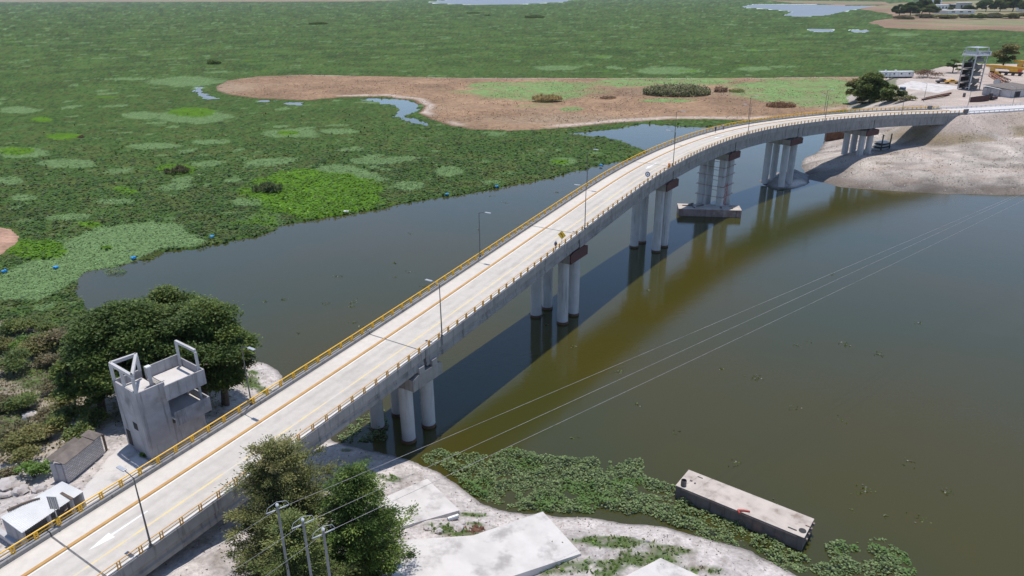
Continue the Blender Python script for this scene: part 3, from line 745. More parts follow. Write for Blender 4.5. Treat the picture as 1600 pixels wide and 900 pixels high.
for i, (s, t, dz, side) in enumerate(vis):
    if i < 96:
        if side not in pmesh:
            o = post_mesh(side).build('post', MT['rust_yellow'] if side == 0 else MT['yellow']); pmesh[side] = o
        else:
            o = pmesh[side].copy(); C.objects.link(o)
        o.location = at(s, t, dz); o.rotation_euler = (0, 0, heading(s)); o.parent = rails[side]
    else:
        p = at(s, t, dz); hd = heading(s); mb = rest[side]
        ca, sa = math.cos(hd), math.sin(hd); src = post_mesh(side)
        mb.add([(p[0] + x * ca - y * sa, p[1] + x * sa + y * ca, p[2] + z) for x, y, z in src.v], src.f)
for side in (0, 1):
    o = bpart(rest[side], 'posts', MT['rust_yellow'] if side == 0 else MT['yellow'], rails[side]); o['kind'] = 'stuff'
# heavy end blocks of the railings
for t in (.15, 10.7):
    s = S_END + .3 if t < 1 else S_END - 6
    mb = MB().box(at(s, t, .75), (2.2, .7, 1.5), heading(s)); bpart(mb, 'end_block', MT['joint'], bevel=.1)

# approach road on the embankment
o = sweep([(.0, -.5), (11, -.5), (11, 0), (0, 0)], S1 + .02, S_ROADEND, 3).build('road', MT['deck']); o['kind'] = 'structure'
o = ribbon(3.24, 3.42, .006, S1 + .02, S_ROADEND, 3).build('road_line', MT['line_yellow']); o['kind'] = 'structure'
for t, lab, s0 in ((.25, 'white guard rail along the near side of the embankment road', S_END + 2.4), (10.75, 'white guard rail between the embankment road and the work yard', S_END - 2)):
    p = at(s0, t); g = thing('guard_rail', lab, 'guard rail', p, 0, None)
    mb = MB(); ss = np.arange(s0, S_ROADEND - 3, 3.0)
    for a, b in zip(ss[:-1], ss[1:]): mb.bar(at(a, t, .62), at(b, t, .62), .1, .34)
    keep(mb.build('rail', MT['white_paint']), g)
    pm = None
    for s in ss[:34]:
        if pm is None: pm = MB().box((0, 0, .3), (.16, .16, .7)).build('post', MT['steel_light']); o = pm
        else: o = pm.copy(); C.objects.link(o)
        o.location = at(s, t, .0); keep(o, g)

# ------------------------------------------------------------------ street lamps
def make_lamp():
    r = thing('street_lamp', '', 'street lamp', group='street lamps along the bridge')
    MB().tube([(0, 0, 0), (0, 0, 8.0)], [.10, .055], 10).build('pole', MT['steel_dark'], r, smooth=True)
    MB().box((0, 0, .12), (.36, .36, .24), 0, .7).build('base', MT['steel_dark'], r)
    MB().tube([(0, 0, 7.85), (0, .5, 8.08), (0, 1.3, 8.22)], .045, 8).build('arm', MT['steel_dark'], r, smooth=True)
    h = MB().box((0, 1.85, 8.24), (.38, 1.15, .12)).build('lamp_head', MT['steel_light'], r, bevel=.03)
    MB().box((0, 1.9, 8.175), (.28, .7, .02)).build('lamp_glass', MT['lamp_glass'], h)
    return r
def copy_tree(o, parent=None):
    c = o.copy(); C.objects.link(c)
    if parent: c.parent = parent
    for ch in o.children: copy_tree(ch, c)
    return c
lamp0 = make_lamp(); used = [False]
def put_lamp(p, rz, label):
    o = lamp0 if not used[0] else copy_tree(lamp0); used[0] = True
    o.location = [float(q) for q in p]; o.rotation_euler = (0, 0, rz); o['label'] = label
near_lab = ['street lamp at the near railing on the land span, closest to the camera', 'street lamp on the near railing over the plain concrete pier',
    'street lamp on the near railing just past the yellow diamond sign', 'street lamp on the near railing beside the orange barrel past the round sign',
    'street lamp on the near railing over the pier with the moored pontoon', 'street lamp on the near railing over the pier on the silt mound', 'faint last street lamp on the near railing before the road embankment']
for s, lb in zip(LAMP_S + [LAMP_S[5] + 45], near_lab): put_lamp(at(s, .12, .3), heading(s), lb)
far_lab = ['street lamp on the far yellow railing beside the raw cement tower', 'street lamp on the far railing standing against the open grey water', 'street lamp on the far railing standing against the edge of the green plants',
    'street lamp on the far railing standing against the pond by the mud flat', 'street lamp on the far railing standing against the brown mud flat', 'street lamp on the far railing standing against the pale green patch near the trees']
for (u, v, z), lb in zip([(378, 640, 11.3), (729, 409, 15.2), (916.6, 296, 19.3), (1047, 222.5, 21.6), (1176.6, 189.8, 21.7), (1305.6, 174.4, 20.6)], far_lab):
    s = near_s(P(u, v, z)[:2] + 0); d, nn = frame(s); s = near_s(P(u, v, z)[:2] - nn * 10.9)
    put_lamp(at(s, 10.9, .42), heading(s) + math.pi, lb)
for (u, v), lb in zip([(1444, 154), (1512.5, 164), (1583, 160)], ['thin lamp post behind the embankment road beside the rusty beams', 'thin lamp post behind the embankment road beside the maroon sheet fence', 'thin lamp post behind the embankment road in front of the grey sheds']):
    p = P(u, v, 12.0); p[2] = gr_(p[0], p[1]); put_lamp(p, 0.6, lb)

# ------------------------------------------------------------------ signs and clutter on the bridge
def sign_pole(r, h): MB().tube([(0, 0, 0), (0, 0, h)], .045, 8).build('pole', MT['steel_light'], r, smooth=True)
p = at(near_s(P(880.5, 386, 17.3)), .22, .32); s = near_s(p); rz = heading(s) - math.pi / 2
r = thing('warning_sign', 'yellow diamond warning sign with a black mark on the near railing', 'road sign', p, rz); sign_pole(r, 1.5)
k = .82; sg_ = MB().add([(0, -.05, 1.2), (k, -.05, 1.2 + k), (0, -.05, 1.2 + 2 * k), (-k, -.05, 1.2 + k), (0, -.02, 1.2), (k, -.02, 1.2 + k), (0, -.02, 1.2 + 2 * k), (-k, -.02, 1.2 + k)],
    [(0, 1, 2, 3), (7, 6, 5, 4), (0, 4, 5, 1), (1, 5, 6, 2), (2, 6, 7, 3), (3, 7, 4, 0)]).build('sign_plate', MT['sign_yellow'], r)
mb = MB(); zc = 1.2 + k
mb.bar((.1, -.062, zc - .42), (.1, -.062, zc - .1), .1, .012); mb.bar((.1, -.062, zc - .1), (-.16, -.062, zc + .12), .012, .1); mb.add([(-.34, -.064, zc + .1), (-.02, -.064, zc + .1), (-.18, -.064, zc + .42)], [(0, 1, 2)])
mb.build('symbol', MT['black'], sg_)
p = at(near_s(P(1012, 288, 20.0)), .22, .32); s = near_s(p); rz = heading(s) - math.pi / 2
r = thing('speed_sign', 'round white road sign with a dark ring on the near railing', 'road sign', p, rz); sign_pole(r, 1.5)
def disc(r0, y, zc, th=.02, n=28):
    v = [(r0 * math.cos(2 * math.pi * i / n), y, zc + r0 * math.sin(2 * math.pi * i / n)) for i in range(n)] + [(r0 * math.cos(2 * math.pi * i / n), y + th, zc + r0 * math.sin(2 * math.pi * i / n)) for i in range(n)]
    return MB().add(v, [tuple(range(n)), tuple(range(n, 2 * n))[::-1]] + [((i + 1) % n, i, n + i, n + (i + 1) % n) for i in range(n)])
pl = disc(.62, -.05, 1.75).build('sign_plate', MT['white_paint'], r)
n = 28; v = []; f = []
for i in range(n):
    a = 2 * math.pi * i / n
    for rr_ in (.40, .55): v.append((rr_ * math.cos(a), -.056, 1.75 + rr_ * math.sin(a)))
for i in range(n): j = (i + 1) % n; f.append((2 * i, 2 * i + 1, 2 * j + 1, 2 * j))
MB().add(v, f).build('ring', MT['cloth_blue'], pl); disc(.14, -.058, 1.75, .004, 12).build('symbol', MT['cloth_blue'], pl)
p = at(near_s(P(97, 833, 10.3)), 10.95, .45); s = near_s(p); rz = heading(s)
r = thing('road_sign', 'grey back of a rectangular road sign on the far yellow railing above the zinc roof', 'road sign', p, rz - math.pi / 2 + .5); sign_pole(r, 3.0)
pl = MB().box((0, .05, 2.5), (1.0, .03, 1.5)).build('sign_plate', MT['steel_light'], r); mb = MB()
for q in range(5): mb.box((-.4 + .2 * q, .03, 2.5), (.03, .03, 1.45))
mb.build('stiffener', MT['steel_dark'], pl)
p = at(near_s(P(1047, 262, 21.0)), .75, 0)
r = thing('traffic_barrel', 'orange barrel by a lamp foot on the near edge of the bridge', 'barrel', p)
MB().lathe([(.34, 0), (.36, .06), (.33, .4), (.30, .8), (.27, 1.05), (.2, 1.1)], n=16).build('drum', MT['orange'], r, smooth=True)
mb = MB(); [mb.lathe([(.335 - .03 * q, .3 + .32 * q), (.328 - .03 * q, .42 + .32 * q)], n=16) for q in range(2)]; mb.build('band', MT['white_paint'], r, smooth=True)

# people on the bridge
def person(name_loc, rz, label, top, legs, lean=0.0, arms=(.2, .2), stride=.22, hat=None):
    r = thing('person', label, 'person', name_loc, rz)
    J = {'pel': (0, 0, .95), 'chest': (lean * .35, 0, 1.32), 'neck': (lean * .5, 0, 1.50), 'head': (lean * .6, 0, 1.62), 'top': (lean * .6, 0, 1.74),
         'hl': (0, .1, .9), 'kl': (stride * .6, .11, .5), 'fl': (stride, .11, .07), 'tl': (stride + .16, .11, .04), 'hr': (0, -.1, .9), 'kr': (-stride * .3, -.11, .5), 'fr': (-stride, -.11, .08), 'tr': (-stride + .16, -.11, .04),
         'sl': (lean * .42, .2, 1.42), 'el': (lean * .5 + arms[0] * .5, .25, 1.14), 'wl': (lean * .5 + arms[0] * 1.5, .22, .95), 'sr': (lean * .42, -.2, 1.42), 'er': (lean * .5 + arms[1] * .5, -.25, 1.14), 'wr': (lean * .5 + arms[1] * 1.5, -.22, .95)}
    rad = {'pel': .15, 'chest': .16, 'neck': .065, 'head': .105, 'top': .075, 'hl': .095, 'kl': .065, 'fl': .045, 'tl': .04, 'hr': .095, 'kr': .065, 'fr': .045, 'tr': .04, 'sl': .065, 'el': .05, 'wl': .038, 'sr': .065, 'er': .05, 'wr': .038}
    E = [('pel', 'chest'), ('chest', 'neck'), ('neck', 'head'), ('head', 'top'), ('pel', 'hl'), ('hl', 'kl'), ('kl', 'fl'), ('fl', 'tl'), ('pel', 'hr'), ('hr', 'kr'), ('kr', 'fr'), ('fr', 'tr'), ('chest', 'sl'), ('sl', 'el'), ('el', 'wl'), ('chest', 'sr'), ('sr', 'er'), ('er', 'wr')]
    ks = list(J)
    def skin(name, keys, mat, grow=0.0, sub=2, root=None):
        kk = [q for q in ks if q in keys]; me = bpy.data.meshes.new(name)
        me.from_pydata([J[q] for q in kk], [(kk.index(a), kk.index(b)) for a, b in E if a in kk and b in kk], [])
        o = link(name, me, mat, r); o.modifiers.new('skin', 'SKIN').use_smooth_shade = True
        for i, q in enumerate(kk): me.skin_vertices[0].data[i].radius = (rad[q] + grow,) * 2; me.skin_vertices[0].data[i].use_root = (q == (root or kk[0]))
        m = o.modifiers.new('sub', 'SUBSURF'); m.levels = m.render_levels = sub; return o
    skin('body', ks, MT['skin']); skin('shirt', ['chest', 'pel', 'sl', 'el', 'sr', 'er'], top, .018); skin('trousers', ['pel', 'hl', 'kl', 'fl', 'hr', 'kr', 'fr'], legs, .014)
    hx = lean * .6
    mb = MB().lathe([(.105, 0), (.118, .05), (.10, .11), (.05, .145)], (hx - .012, 0, 1.66), 14); mb.build('hair' if not hat else 'hat', hat or MT['hair'], r, smooth=True)
    return r
sp = near_s(P(1111, 204, 21.8)[:2] - frame(LAMP_S[3] + 30)[1] * 9.3); person(at(sp, 9.4), heading(sp) + math.pi, 'person in dark clothes walking in the cycle lane of the bridge', MT['cloth_dark'], MT['cloth_dark'])
sp = near_s(P(1133, 200, 21.9)[:2] - frame(LAMP_S[3] + 35)[1] * 9.9); person(at(sp, 9.85), heading(sp) + math.pi / 2, 'person in a pale shirt leaning on the far yellow railing', MT['cloth_pale'], MT['cloth_blue'], lean=.35, arms=(.35, .35), stride=.05)
sp = near_s(P(871, 391, 17.2)); person(at(sp, .62), heading(sp) + math.pi, 'person in a hat walking along the near railing beside the yellow sign', MT['cloth_blue'], MT['cloth_dark'], hat=MT['cloth_pale'])
#PART3
# ------------------------------------------------------------------ trees and shrubs
def crown_mesh(name, clumps, per, size, cols, parent, mat='leaf', shell=.55, up=1.3, g=rng, flat=.55, elong=1.6, droop=0.0):
    """leaf faces filling a set of ellipsoidal clumps (x, y, z, rx, ry, rz)"""
    cs, ds, co = [], [], []
    cols = np.array(cols)
    for (x, y, z, rx, ry, rz) in clumps:
        n = max(20, int(per * rx * ry ** .5 * rz ** .5 / 2.0))
        q = g.normal(size=(n, 3)); q /= np.linalg.norm(q, axis=1, keepdims=True)
        low = q[:, 2] < -.35; q[low, 2] *= -.6
        r = (1 - shell * g.random(n) ** 1.6)[:, None] * (1 + .14 * g.normal(size=(n, 1)))
        cs.append(np.array([x, y, z]) + q * r * np.array([rx, ry, rz]))
        d = q + .8 * g.normal(size=(n, 3)); d[:, 2] *= flat; ds.append(d)
        base = cols[g.integers(0, len(cols))]; c = base * (1 + g.normal(0, .22, (n, 1))); mixi = g.random(n) < .3; c[mixi] = cols[g.integers(0, len(cols), mixi.sum())]
        co.append(np.clip(c, .004, .5))
    cs, ds, co = np.vstack(cs), np.vstack(ds), np.vstack(co); n = len(cs)
    L = size * g.uniform(.6, 1.3, n)
    v, q, co = leaves(cs, ds, L * elong / 1.3, L * .75, co, droop=droop, up=up, g=g)
    return np_mesh(name, v, q, MT[mat], 'leaf', co, parent, face_attr=True)

def limb(mb, a, b, r0, r1, bend=.4, n=5, g=random):
    a, b = Vector(a), Vector(b); m = []; off = Vector((g.uniform(-1, 1), g.uniform(-1, 1), g.uniform(0, .6))) * bend
    for i in range(n + 1):
        t = i / n; m.append(a.lerp(b, t) + off * math.sin(math.pi * t))
    mb.tube(m, [r0 + (r1 - r0) * i / n for i in range(n + 1)], 7)

GREENS = {'dark': [(.034, .062, .018), (.046, .080, .022), (.058, .096, .026), (.078, .115, .03)],
          'mid': [(.070, .105, .032), (.090, .125, .038), (.058, .092, .030), (.11, .14, .045)],
          'olive': [(.105, .118, .042), (.125, .135, .05), (.085, .098, .038), (.15, .15, .065)],
          'dry': [(.19, .165, .09), (.14, .135, .068), (.23, .19, .11), (.11, .115, .05)],
          'fresh': [(.075, .145, .03), (.095, .17, .036), (.06, .11, .026)],
          'brown': [(.19, .12, .07), (.14, .09, .055), (.24, .17, .11)]}

for k_ in ('dark', 'mid', 'olive', 'fresh'): GREENS[k_] = [tuple(min(.4, q * f) for q, f in zip(c, (1.7, 1.55, 1.4))) for c in GREENS[k_]]
def broad_tree(name, base, h, rad, label, group, pal='dark', nclump=34, per=260, size=.55, trunk=.45, seed=1, cat='tree', squash=.62, low=.28):
    g = np.random.default_rng(seed); rn = random.Random(seed)
    t = thing(name, label, cat, base, 0, group)
    cl = []
    cz, rz = h * (low + (1 - low) / 2), h * (1 - low) / 2
    for i in range(nclump):
        a = rn.uniform(0, 2 * math.pi); q = rn.random() ** .5; e = rn.uniform(-.75, 1)
        rr_ = math.sqrt(max(0, 1 - e * e)) * (.45 + .45 * q)
        x, y, z = rad * rr_ * math.cos(a), rad * rr_ * math.sin(a), cz + rz * e * .78
        k = rad * rn.uniform(.20, .36); cl.append((x, y, z, k, k, k * squash * rn.uniform(.8, 1.15)))
    mb = MB(); mb.tube([(0, 0, -.5), (.05 * rad, .03 * rad, h * .2), (0, 0, h * .45)], [trunk * 1.25, trunk, trunk * .6], 9)
    for i in range(6):
        c = cl[rn.randrange(len(cl))]; limb(mb, (0, 0, h * rn.uniform(.18, .4)), (c[0] * .85, c[1] * .85, c[2]), trunk * .45, .06, .08 * h, 5, rn)
    mb.build('trunk', MT['bark'], t, smooth=True)
    crown_mesh('crown', cl, per / (size * size) * .30, size, GREENS[pal], t, g=g)
    return t

def shrub(base, rad, h, label, group, pal='mid', seed=1, size=.34, per=200, name='shrub', nclump=8, mat='leaf'):
    g = np.random.default_rng(seed); rn = random.Random(seed)
    t = thing(name, label, 'shrub', base, 0, group); cl = []
    for i in range(nclump):
        a = rn.uniform(0, 6.28); q = rn.random() ** .6 * .68; k = rad * rn.uniform(.30, .52)
        cl.append((rad * q * math.cos(a), rad * q * math.sin(a), h * rn.uniform(.32, .72), k, k, h * rn.uniform(.25, .36)))
    mb = MB(); [limb(mb, (0, 0, -.3), (c[0] * .7, c[1] * .7, c[2]), .07, .02, .15, 4, rn) for c in cl[:5]]; mb.build('stems', MT['bark'], t)
    crown_mesh('foliage', cl, per / (size * size) * .18, size, GREENS[pal], t, mat=mat, g=g)
    return t

def on_left(u, v, z=4.0):
    for _ in range(12):
        p = P(u, v, z); z = gl(p[0], p[1])
    p = P(u, v, z); return np.array([p[0], p[1], gl(p[0], p[1])])
def on_right(u, v, z=8.0):
    for _ in range(20):
        p = P(u, v, z); z = .5 * z + .5 * gr_(p[0], p[1])
    p = P(u, v, z); return np.array([p[0], p[1], gr_(p[0], p[1])])

GT = 'big dark trees on the left bank'
for i, (u, v, tv, rad, lb, pal) in enumerate([(222, 640, 474, 7.6, 'large dark broadleaf tree behind the cement tower, at the middle of the grove', 'dark'), (318, 628, 470, 8.2, 'large dark broadleaf tree at the water side of the grove, next to the far railing', 'dark'),
        (160, 648, 530, 4.6, 'smaller dark tree at the inland edge of the grove left of the cement tower', 'dark'), (268, 600, 452, 6.8, 'tall dark tree at the back of the grove, crown against the water', 'dark'), (352, 632, 500, 5.0, 'dark tree with thin outer branches beside the far street lamp', 'dark')]):
    b = on_left(u, v, 4); h = height_at(b, tv)
    broad_tree('broadleaf_tree', b, h, rad, lb, GT, pal, 58, 250, .37, .5, 11 + i, low=.10)
GS = 'shrubs on the dry ground of the left bank'
shr = [(90, 575, 3.4, 2.8, 'dry', 'pale dry bush between the round bushes and the grove'), (40, 545, 3.0, 2.4, 'fresh', 'fresh green bush amid the olive thicket near the plants'), (8, 548, 3.0, 2.6, 'olive', 'olive bush at the photo edge below the pale plants'), (120, 560, 3.0, 2.8, 'mid', 'green bush at the far side of the grove by the water'), (70, 520, 3.2, 2.4, 'mid', 'green shore bush where the pale plants meet the land'), (95, 640, 2.6, 2.0, 'olive', 'olive bush at the inland foot of the grove'), (45, 640, 3.0, 2.8, 'mid', 'round green shrub on dry grass left of the grove'), (20, 585, 3.9, 3.4, 'mid', 'wide green thicket at the left photo edge by the water plants'), (62, 560, 4.2, 3.8, 'olive', 'olive thicket between the grove and the water plants'), (100, 545, 4.5, 4.2, 'dry', 'greyish bare-twigged bush beside the water plants'),
    (30, 520, 4.2, 3.2, 'mid', 'pale green bush nearest the floating plants'), (50, 712, 3.2, 2.8, 'olive', 'olive shrub behind the block wall'), (20, 690, 3.0, 2.4, 'dry', 'dry shrub at the photo edge above the zinc roof'), (72, 690, 3.0, 2.6, 'olive', 'dusty shrub left of the lean-to roof'),
    (55, 745, 2.0, 2.2, 'fresh', 'bright green bush right behind the zinc roofed shed'), (108, 672, 3.2, 3.4, 'mid', 'leafy shrub under the grove at the head of the block wall'), (10, 745, 2.2, 1.6, 'dry', 'low dry shrub over the pale rocks'), (128, 690, 2.2, 2.4, 'mid', 'dark shrub between the lean-to and the grove'),
    (150, 668, 2.4, 2.6, 'mid', 'dark shrub at the foot of the cement tower'), (230, 712, .9, .8, 'fresh', 'small weed at the corner of the cement tower'), (85, 615, 3.0, 2.2, 'dry', 'straw coloured bush on the dry clearing'), (115, 600, 3.4, 3.4, 'olive', 'olive bush tucked against the grove'), (5, 640, 2.6, 2.0, 'dry', 'straw coloured bush at the left photo edge'), (75, 660, 2.4, 1.8, 'dry', 'low straw bush in front of the round green shrub')]
for i, (u, v, rad, h, pal, lb) in enumerate(shr): shrub(on_left(u, v, 5), rad, h, lb, GS, pal, 40 + i, .30 if rad < 4 else .36)

# grass tufts and dry stalks over the left bank
n = 95000; x = rng.uniform(-115, 60, n); y = rng.uniform(30, 140, n)
h, sdl = left_h(x, y); c, g1, d1 = soil_left(x, y, h); k = (sdl > .6) & (rng.random(n) < np.clip(g1 * 1.0 + d1 * .75, 0, 1)); x, y, h, g1, d1 = x[k], y[k], h[k], g1[k], d1[k]; n = len(x)
dr = rng.normal(size=(n, 3)); dr[:, 2] = .8
gc = np.where((g1 > d1)[:, None], palette(n, GREENS['mid'] + GREENS['fresh']), palette(n, GREENS['dry']))
v, q, c = leaves(np.stack([x, y, h + .12], 1), dr, rng.uniform(.3, .75, n), rng.uniform(.14, .34, n), gc, up=.8)
o = np_mesh('grass', v, q, MT['leaf'], 'leaf', c, face_attr=True); o['kind'] = 'stuff'

# dry tufts on the mud flat and stones on the far bank
n = 42000; x = rng.uniform(island[:, 0].min(), 330, n); y = rng.uniform(island[:, 1].min(), island[:, 1].max(), n); d = sdist(x, y, island); k = (d > 1.5) & (fbm(x, y, .06, 3, 231) > .42); x, y, d = x[k], y[k], d[k]; n = len(x)
cc = isl_col(x, y, d); dr = rng.normal(size=(n, 3)); dr[:, 2] = np.abs(dr[:, 2]) * .5
v, q, c = leaves(np.stack([x, y, np.minimum(.9, d * .16) + .15], 1), dr, rng.uniform(.4, 1.3, n), rng.uniform(.2, .6, n), np.clip(cc * (1 + rng.normal(-.08, .33, (n, 1))), .01, .6), up=1.2); o = np_mesh('dry_tufts', v, q, MT['leaf'], 'leaf', c, face_attr=True); o['kind'] = 'stuff'
n = 16000; x = rng.uniform(95, 240, n); y = rng.uniform(205, 300, n); h, sdr, emb = right_h(x, y); k = (sdr > .3) & (fbm(x, y, .15, 3, 233) > .46); x, y, h = x[k], y[k], h[k]; n = len(x)
dr = rng.normal(size=(n, 3)); dr[:, 2] *= .3
v, q, c = leaves(np.stack([x, y, h + .1], 1), dr, rng.uniform(.15, .7, n), rng.uniform(.1, .4, n), palette(n, [(.32, .27, .23), (.22, .18, .15), (.56, .52, .48), (.16, .135, .11), (.13, .13, .07)], jit=.3), up=1.6); o = np_mesh('stones', v, q, MT['leaf'], 'leaf', c, face_attr=True); o['kind'] = 'stuff'
# loose stones, driftwood and dry litter on the bare bank
n = 26000; x = rng.uniform(-60, 45, n); y = rng.uniform(38, 118, n); h, sdl = left_h(x, y); k = (sdl > .1) & (rng.random(n) < .25 + .75 * sstep(.5, .62, fbm(x, y, .35, 3, 221))); x, y, h = x[k], y[k], h[k]; n = len(x)
dr = rng.normal(size=(n, 3)); dr[:, 2] *= .25
v, q, c = leaves(np.stack([x, y, h + .07], 1), dr, rng.uniform(.08, .42, n), rng.uniform(.04, .16, n), palette(n, [(.30, .25, .21), (.20, .165, .14), (.56, .53, .50), (.14, .115, .095), (.40, .34, .29)], jit=.3), up=2.0)
o = np_mesh('bank_litter', v, q, MT['leaf'], 'leaf', c, face_attr=True); o['kind'] = 'stuff'

# conifers in front of the bridge
def conifer(base, h, rad, label, pal, seed, upright, size):
    g = np.random.default_rng(seed); rn = random.Random(seed)
    t = thing('conifer_tree', label, 'tree', base, 0, 'conifers in the foreground')
    mb = MB(); mb.tube([(0, 0, -.6), (.1, .05, h * .5), (0, 0, h * .97)], [.38, .26, .05], 9)
    cs, ds, cc = [], [], []; pal = np.array(pal)
    lev = 21
    for i in range(lev):
        f = i / (lev - 1); z = h * (.05 + .92 * f); R = rad * (1 - f) ** .55 * min(1, .55 + f * 1.6) + .35
        nbr = rn.randint(5, 8); a0 = rn.uniform(0, 6.28)
        for b in range(nbr):
            a = a0 + 6.283 * b / nbr + rn.uniform(-.35, .35); r = R * (rn.uniform(.6, 1.05) if rn.random() < .8 else rn.uniform(1.1, 1.4)); zz = z + r * upright * rn.uniform(.5, 1.5)
            tip = np.array([r * math.cos(a), r * math.sin(a), zz]); root = np.array([0, 0, z - .1 * r])
            limb(mb, root, tip * .95 + root * .05, .05 * (1 - f) + .028, .012, .12, 4, rn)
            out = (tip - root) / (np.linalg.norm(tip - root) + 1e-6); bc = pal[rn.randrange(len(pal))]
            for q in range(max(2, int(r * 1.25))):
                m = 1 - (q / max(2, int(r * 1.25))) * .85 * rn.uniform(.8, 1.1); side = g.normal(size=3) * np.array([.30, .30, .16]) * (.35 + .22 * r)
                c0 = root + (tip - root) * m + side; k = int(rn.uniform(110, 180)); w_ = rn.uniform(.24, .46)
                loc = g.normal(size=(k, 3)) * np.array([w_, w_, w_ * .55]) + out * (g.normal(size=(k, 1)) * w_ * .9)
                cs.append(c0 + loc); ds.append(out[None] * .9 + loc / w_ * .5 + g.normal(size=(k, 3)) * .4 + np.array([0, 0, .25]))
                sh_ = bc * rn.uniform(.75, 1.3); cc.append(np.clip(sh_ * (1 + g.normal(0, .2, (k, 1))), .004, .5))
    mb.build('trunk', MT['bark'], t, smooth=True)
    cs, ds, cc = np.vstack(cs), np.vstack(ds), np.vstack(cc); n = len(cs)
    v, q, c = leaves(cs, ds, size * g.uniform(.6, 1.4, n), size * .42 * g.uniform(.6, 1.3, n), cc, droop=.12, up=1.0, g=g)
    np_mesh('crown', v, q, MT['needles'], 'leaf', c, t, face_attr=True)
b1 = np.array([-22.3, 55.5, 0]); b1[2] = gl(*b1[:2]); b2 = np.array([-14.8, 54.0, 0]); b2[2] = gl(*b2[:2])
conifer(b1, height_at(b1, 692) * .98, 6.4, 'bushy olive green conifer overlapping the near railing of the bridge', [(.15, .165, .055), (.19, .195, .07), (.11, .125, .042), (.23, .22, .095)], 5, .30, .27)
conifer(b2, height_at(b2, 728) * .98, 4.9, 'darker green conifer with flat sprays beside the pale slab', [(.07, .12, .026), (.105, .165, .034), (.145, .205, .046), (.05, .09, .02)], 6, .10, .27)
b3 = np.array([-18.6, 47.5, 0]); b3[2] = gl(*b3[:2])
conifer(b3, height_at(b3, 812), 4.2, 'lower green conifer behind the three bare poles at the bottom edge', [(.115, .15, .045), (.15, .185, .055), (.185, .21, .068)], 9, .15, .27)

# ------------------------------------------------------------------ power line
tops = [((433, 790), (452, 905)), ((473, 813), (489, 905)), ((505, 828), (520, 905))]
pole_tops = []
for i, ((u, v), _b) in enumerate(tops):
    yb = 45.2 - i * 1.1; D = P(u, v, 0) - EYE; k = (yb - 0) / D[1]; q = EYE + D * k      # where the line of sight passes the row of poles
    base = np.array([q[0], q[1], gl(q[0], q[1])]); h = q[2] - base[2]
    t = thing('utility_pole', ['leftmost and tallest of three bare grey utility poles in front of the conifers', 'middle one of three bare grey utility poles in front of the conifers', 'rightmost of three bare grey utility poles in front of the conifers'][i], 'utility pole', base, 0, 'utility poles in the foreground')
    MB().tube([(0, 0, -.4), (0, 0, h)], [.145, .095], 10).build('pole', MT['concrete'], t, smooth=True)
    MB().lathe([(.13, 0), (.13, .12), (.06, .2)], (0, 0, h), 10).build('pole_cap', MT['white_paint'], t, smooth=True)
    wd = Vector((.80, .60, 0))
    for sg_ in (-1, 1):
        m = MB()
        for j in range(5): m.lathe([(.02, -.05), (.075, -.02), (.075, .02), (.02, .05)], tuple(Vector((0, 0, h - .35)) + wd * sg_ * (.28 + .13 * j)), 8)
        m.bar(Vector((0, 0, h - .35)), Vector((0, 0, h - .35)) + wd * sg_ * .9, .05, .05)
        m.build('insulator', MT['steel_light'], t)
    m = MB(); m.tube([Vector((0, 0, h - .35)) - wd * .95, Vector((0, 0, h + .1)) - wd * .75, Vector((0, 0, h + .35)), Vector((0, 0, h + .1)) + wd * .75, Vector((0, 0, h - .35)) + wd * .95], .022, 6); m.build('jumper_cable', MT['steel_light'], t, smooth=True)
    pole_tops.append(np.array([q[0], q[1], q[2] - .35]))
far_end = [(1700, 257), (1716, 247), (1748, 237)]
mids = [(850, 588), (850, 647.5), (850, 672)]
for i, a in enumerate(pole_tops):
    e = P(*far_end[i], 20.0); best = None
    for sag in np.arange(0, 14, .25):
        tt = np.linspace(0, 1, 60)[:, None]; q = a + (e - a) * tt; q[:, 2] -= (4 * sag * tt * (1 - tt))[:, 0]
        pu = proj(q); vv = np.interp(850, pu[:, 0], pu[:, 1]); er = abs(vv - mids[i][1])
        if best is None or er < best[0]: best = (er, sag, q)
    lab = ['thin overhead wire running over the water, uppermost of the three', 'thin overhead wire running over the water, between two others', 'thin overhead wire running over the water, lowest of the three'][i]
    q = best[2]; c = q[0]; o = thing('power_line', lab, 'wire', c, 0, 'overhead wires over the lake')
    keep(MB().tube([tuple(p) for p in q], .015, 5).build('wire', MT['plaster']), o)
    l = P([60, 70, 130][i], [1000, 1060, 1080][i], 15.0); tt = np.linspace(0, 1, 24)[:, None]; q = a + (l - a) * tt; q[:, 2] -= (4 * .5 * tt * (1 - tt))[:, 0]
    o = thing('power_line', ['thin overhead wire leaving the tallest pole to the lower left', 'thin overhead wire leaving the middle pole to the lower left', 'thin overhead wire leaving the rightmost pole to the lower left'][i], 'wire', a, 0, 'overhead wires over the near bank')
    keep(MB().tube([tuple(p) for p in q], .015, 5).build('wire', MT['plaster']), o)

# ------------------------------------------------------------------ cement tower
g0 = gl(-44, 73); fz = 7.6
A = P(236, 716, fz)[:2]; Bl = P(204, 690, fz)[:2]
ex = None
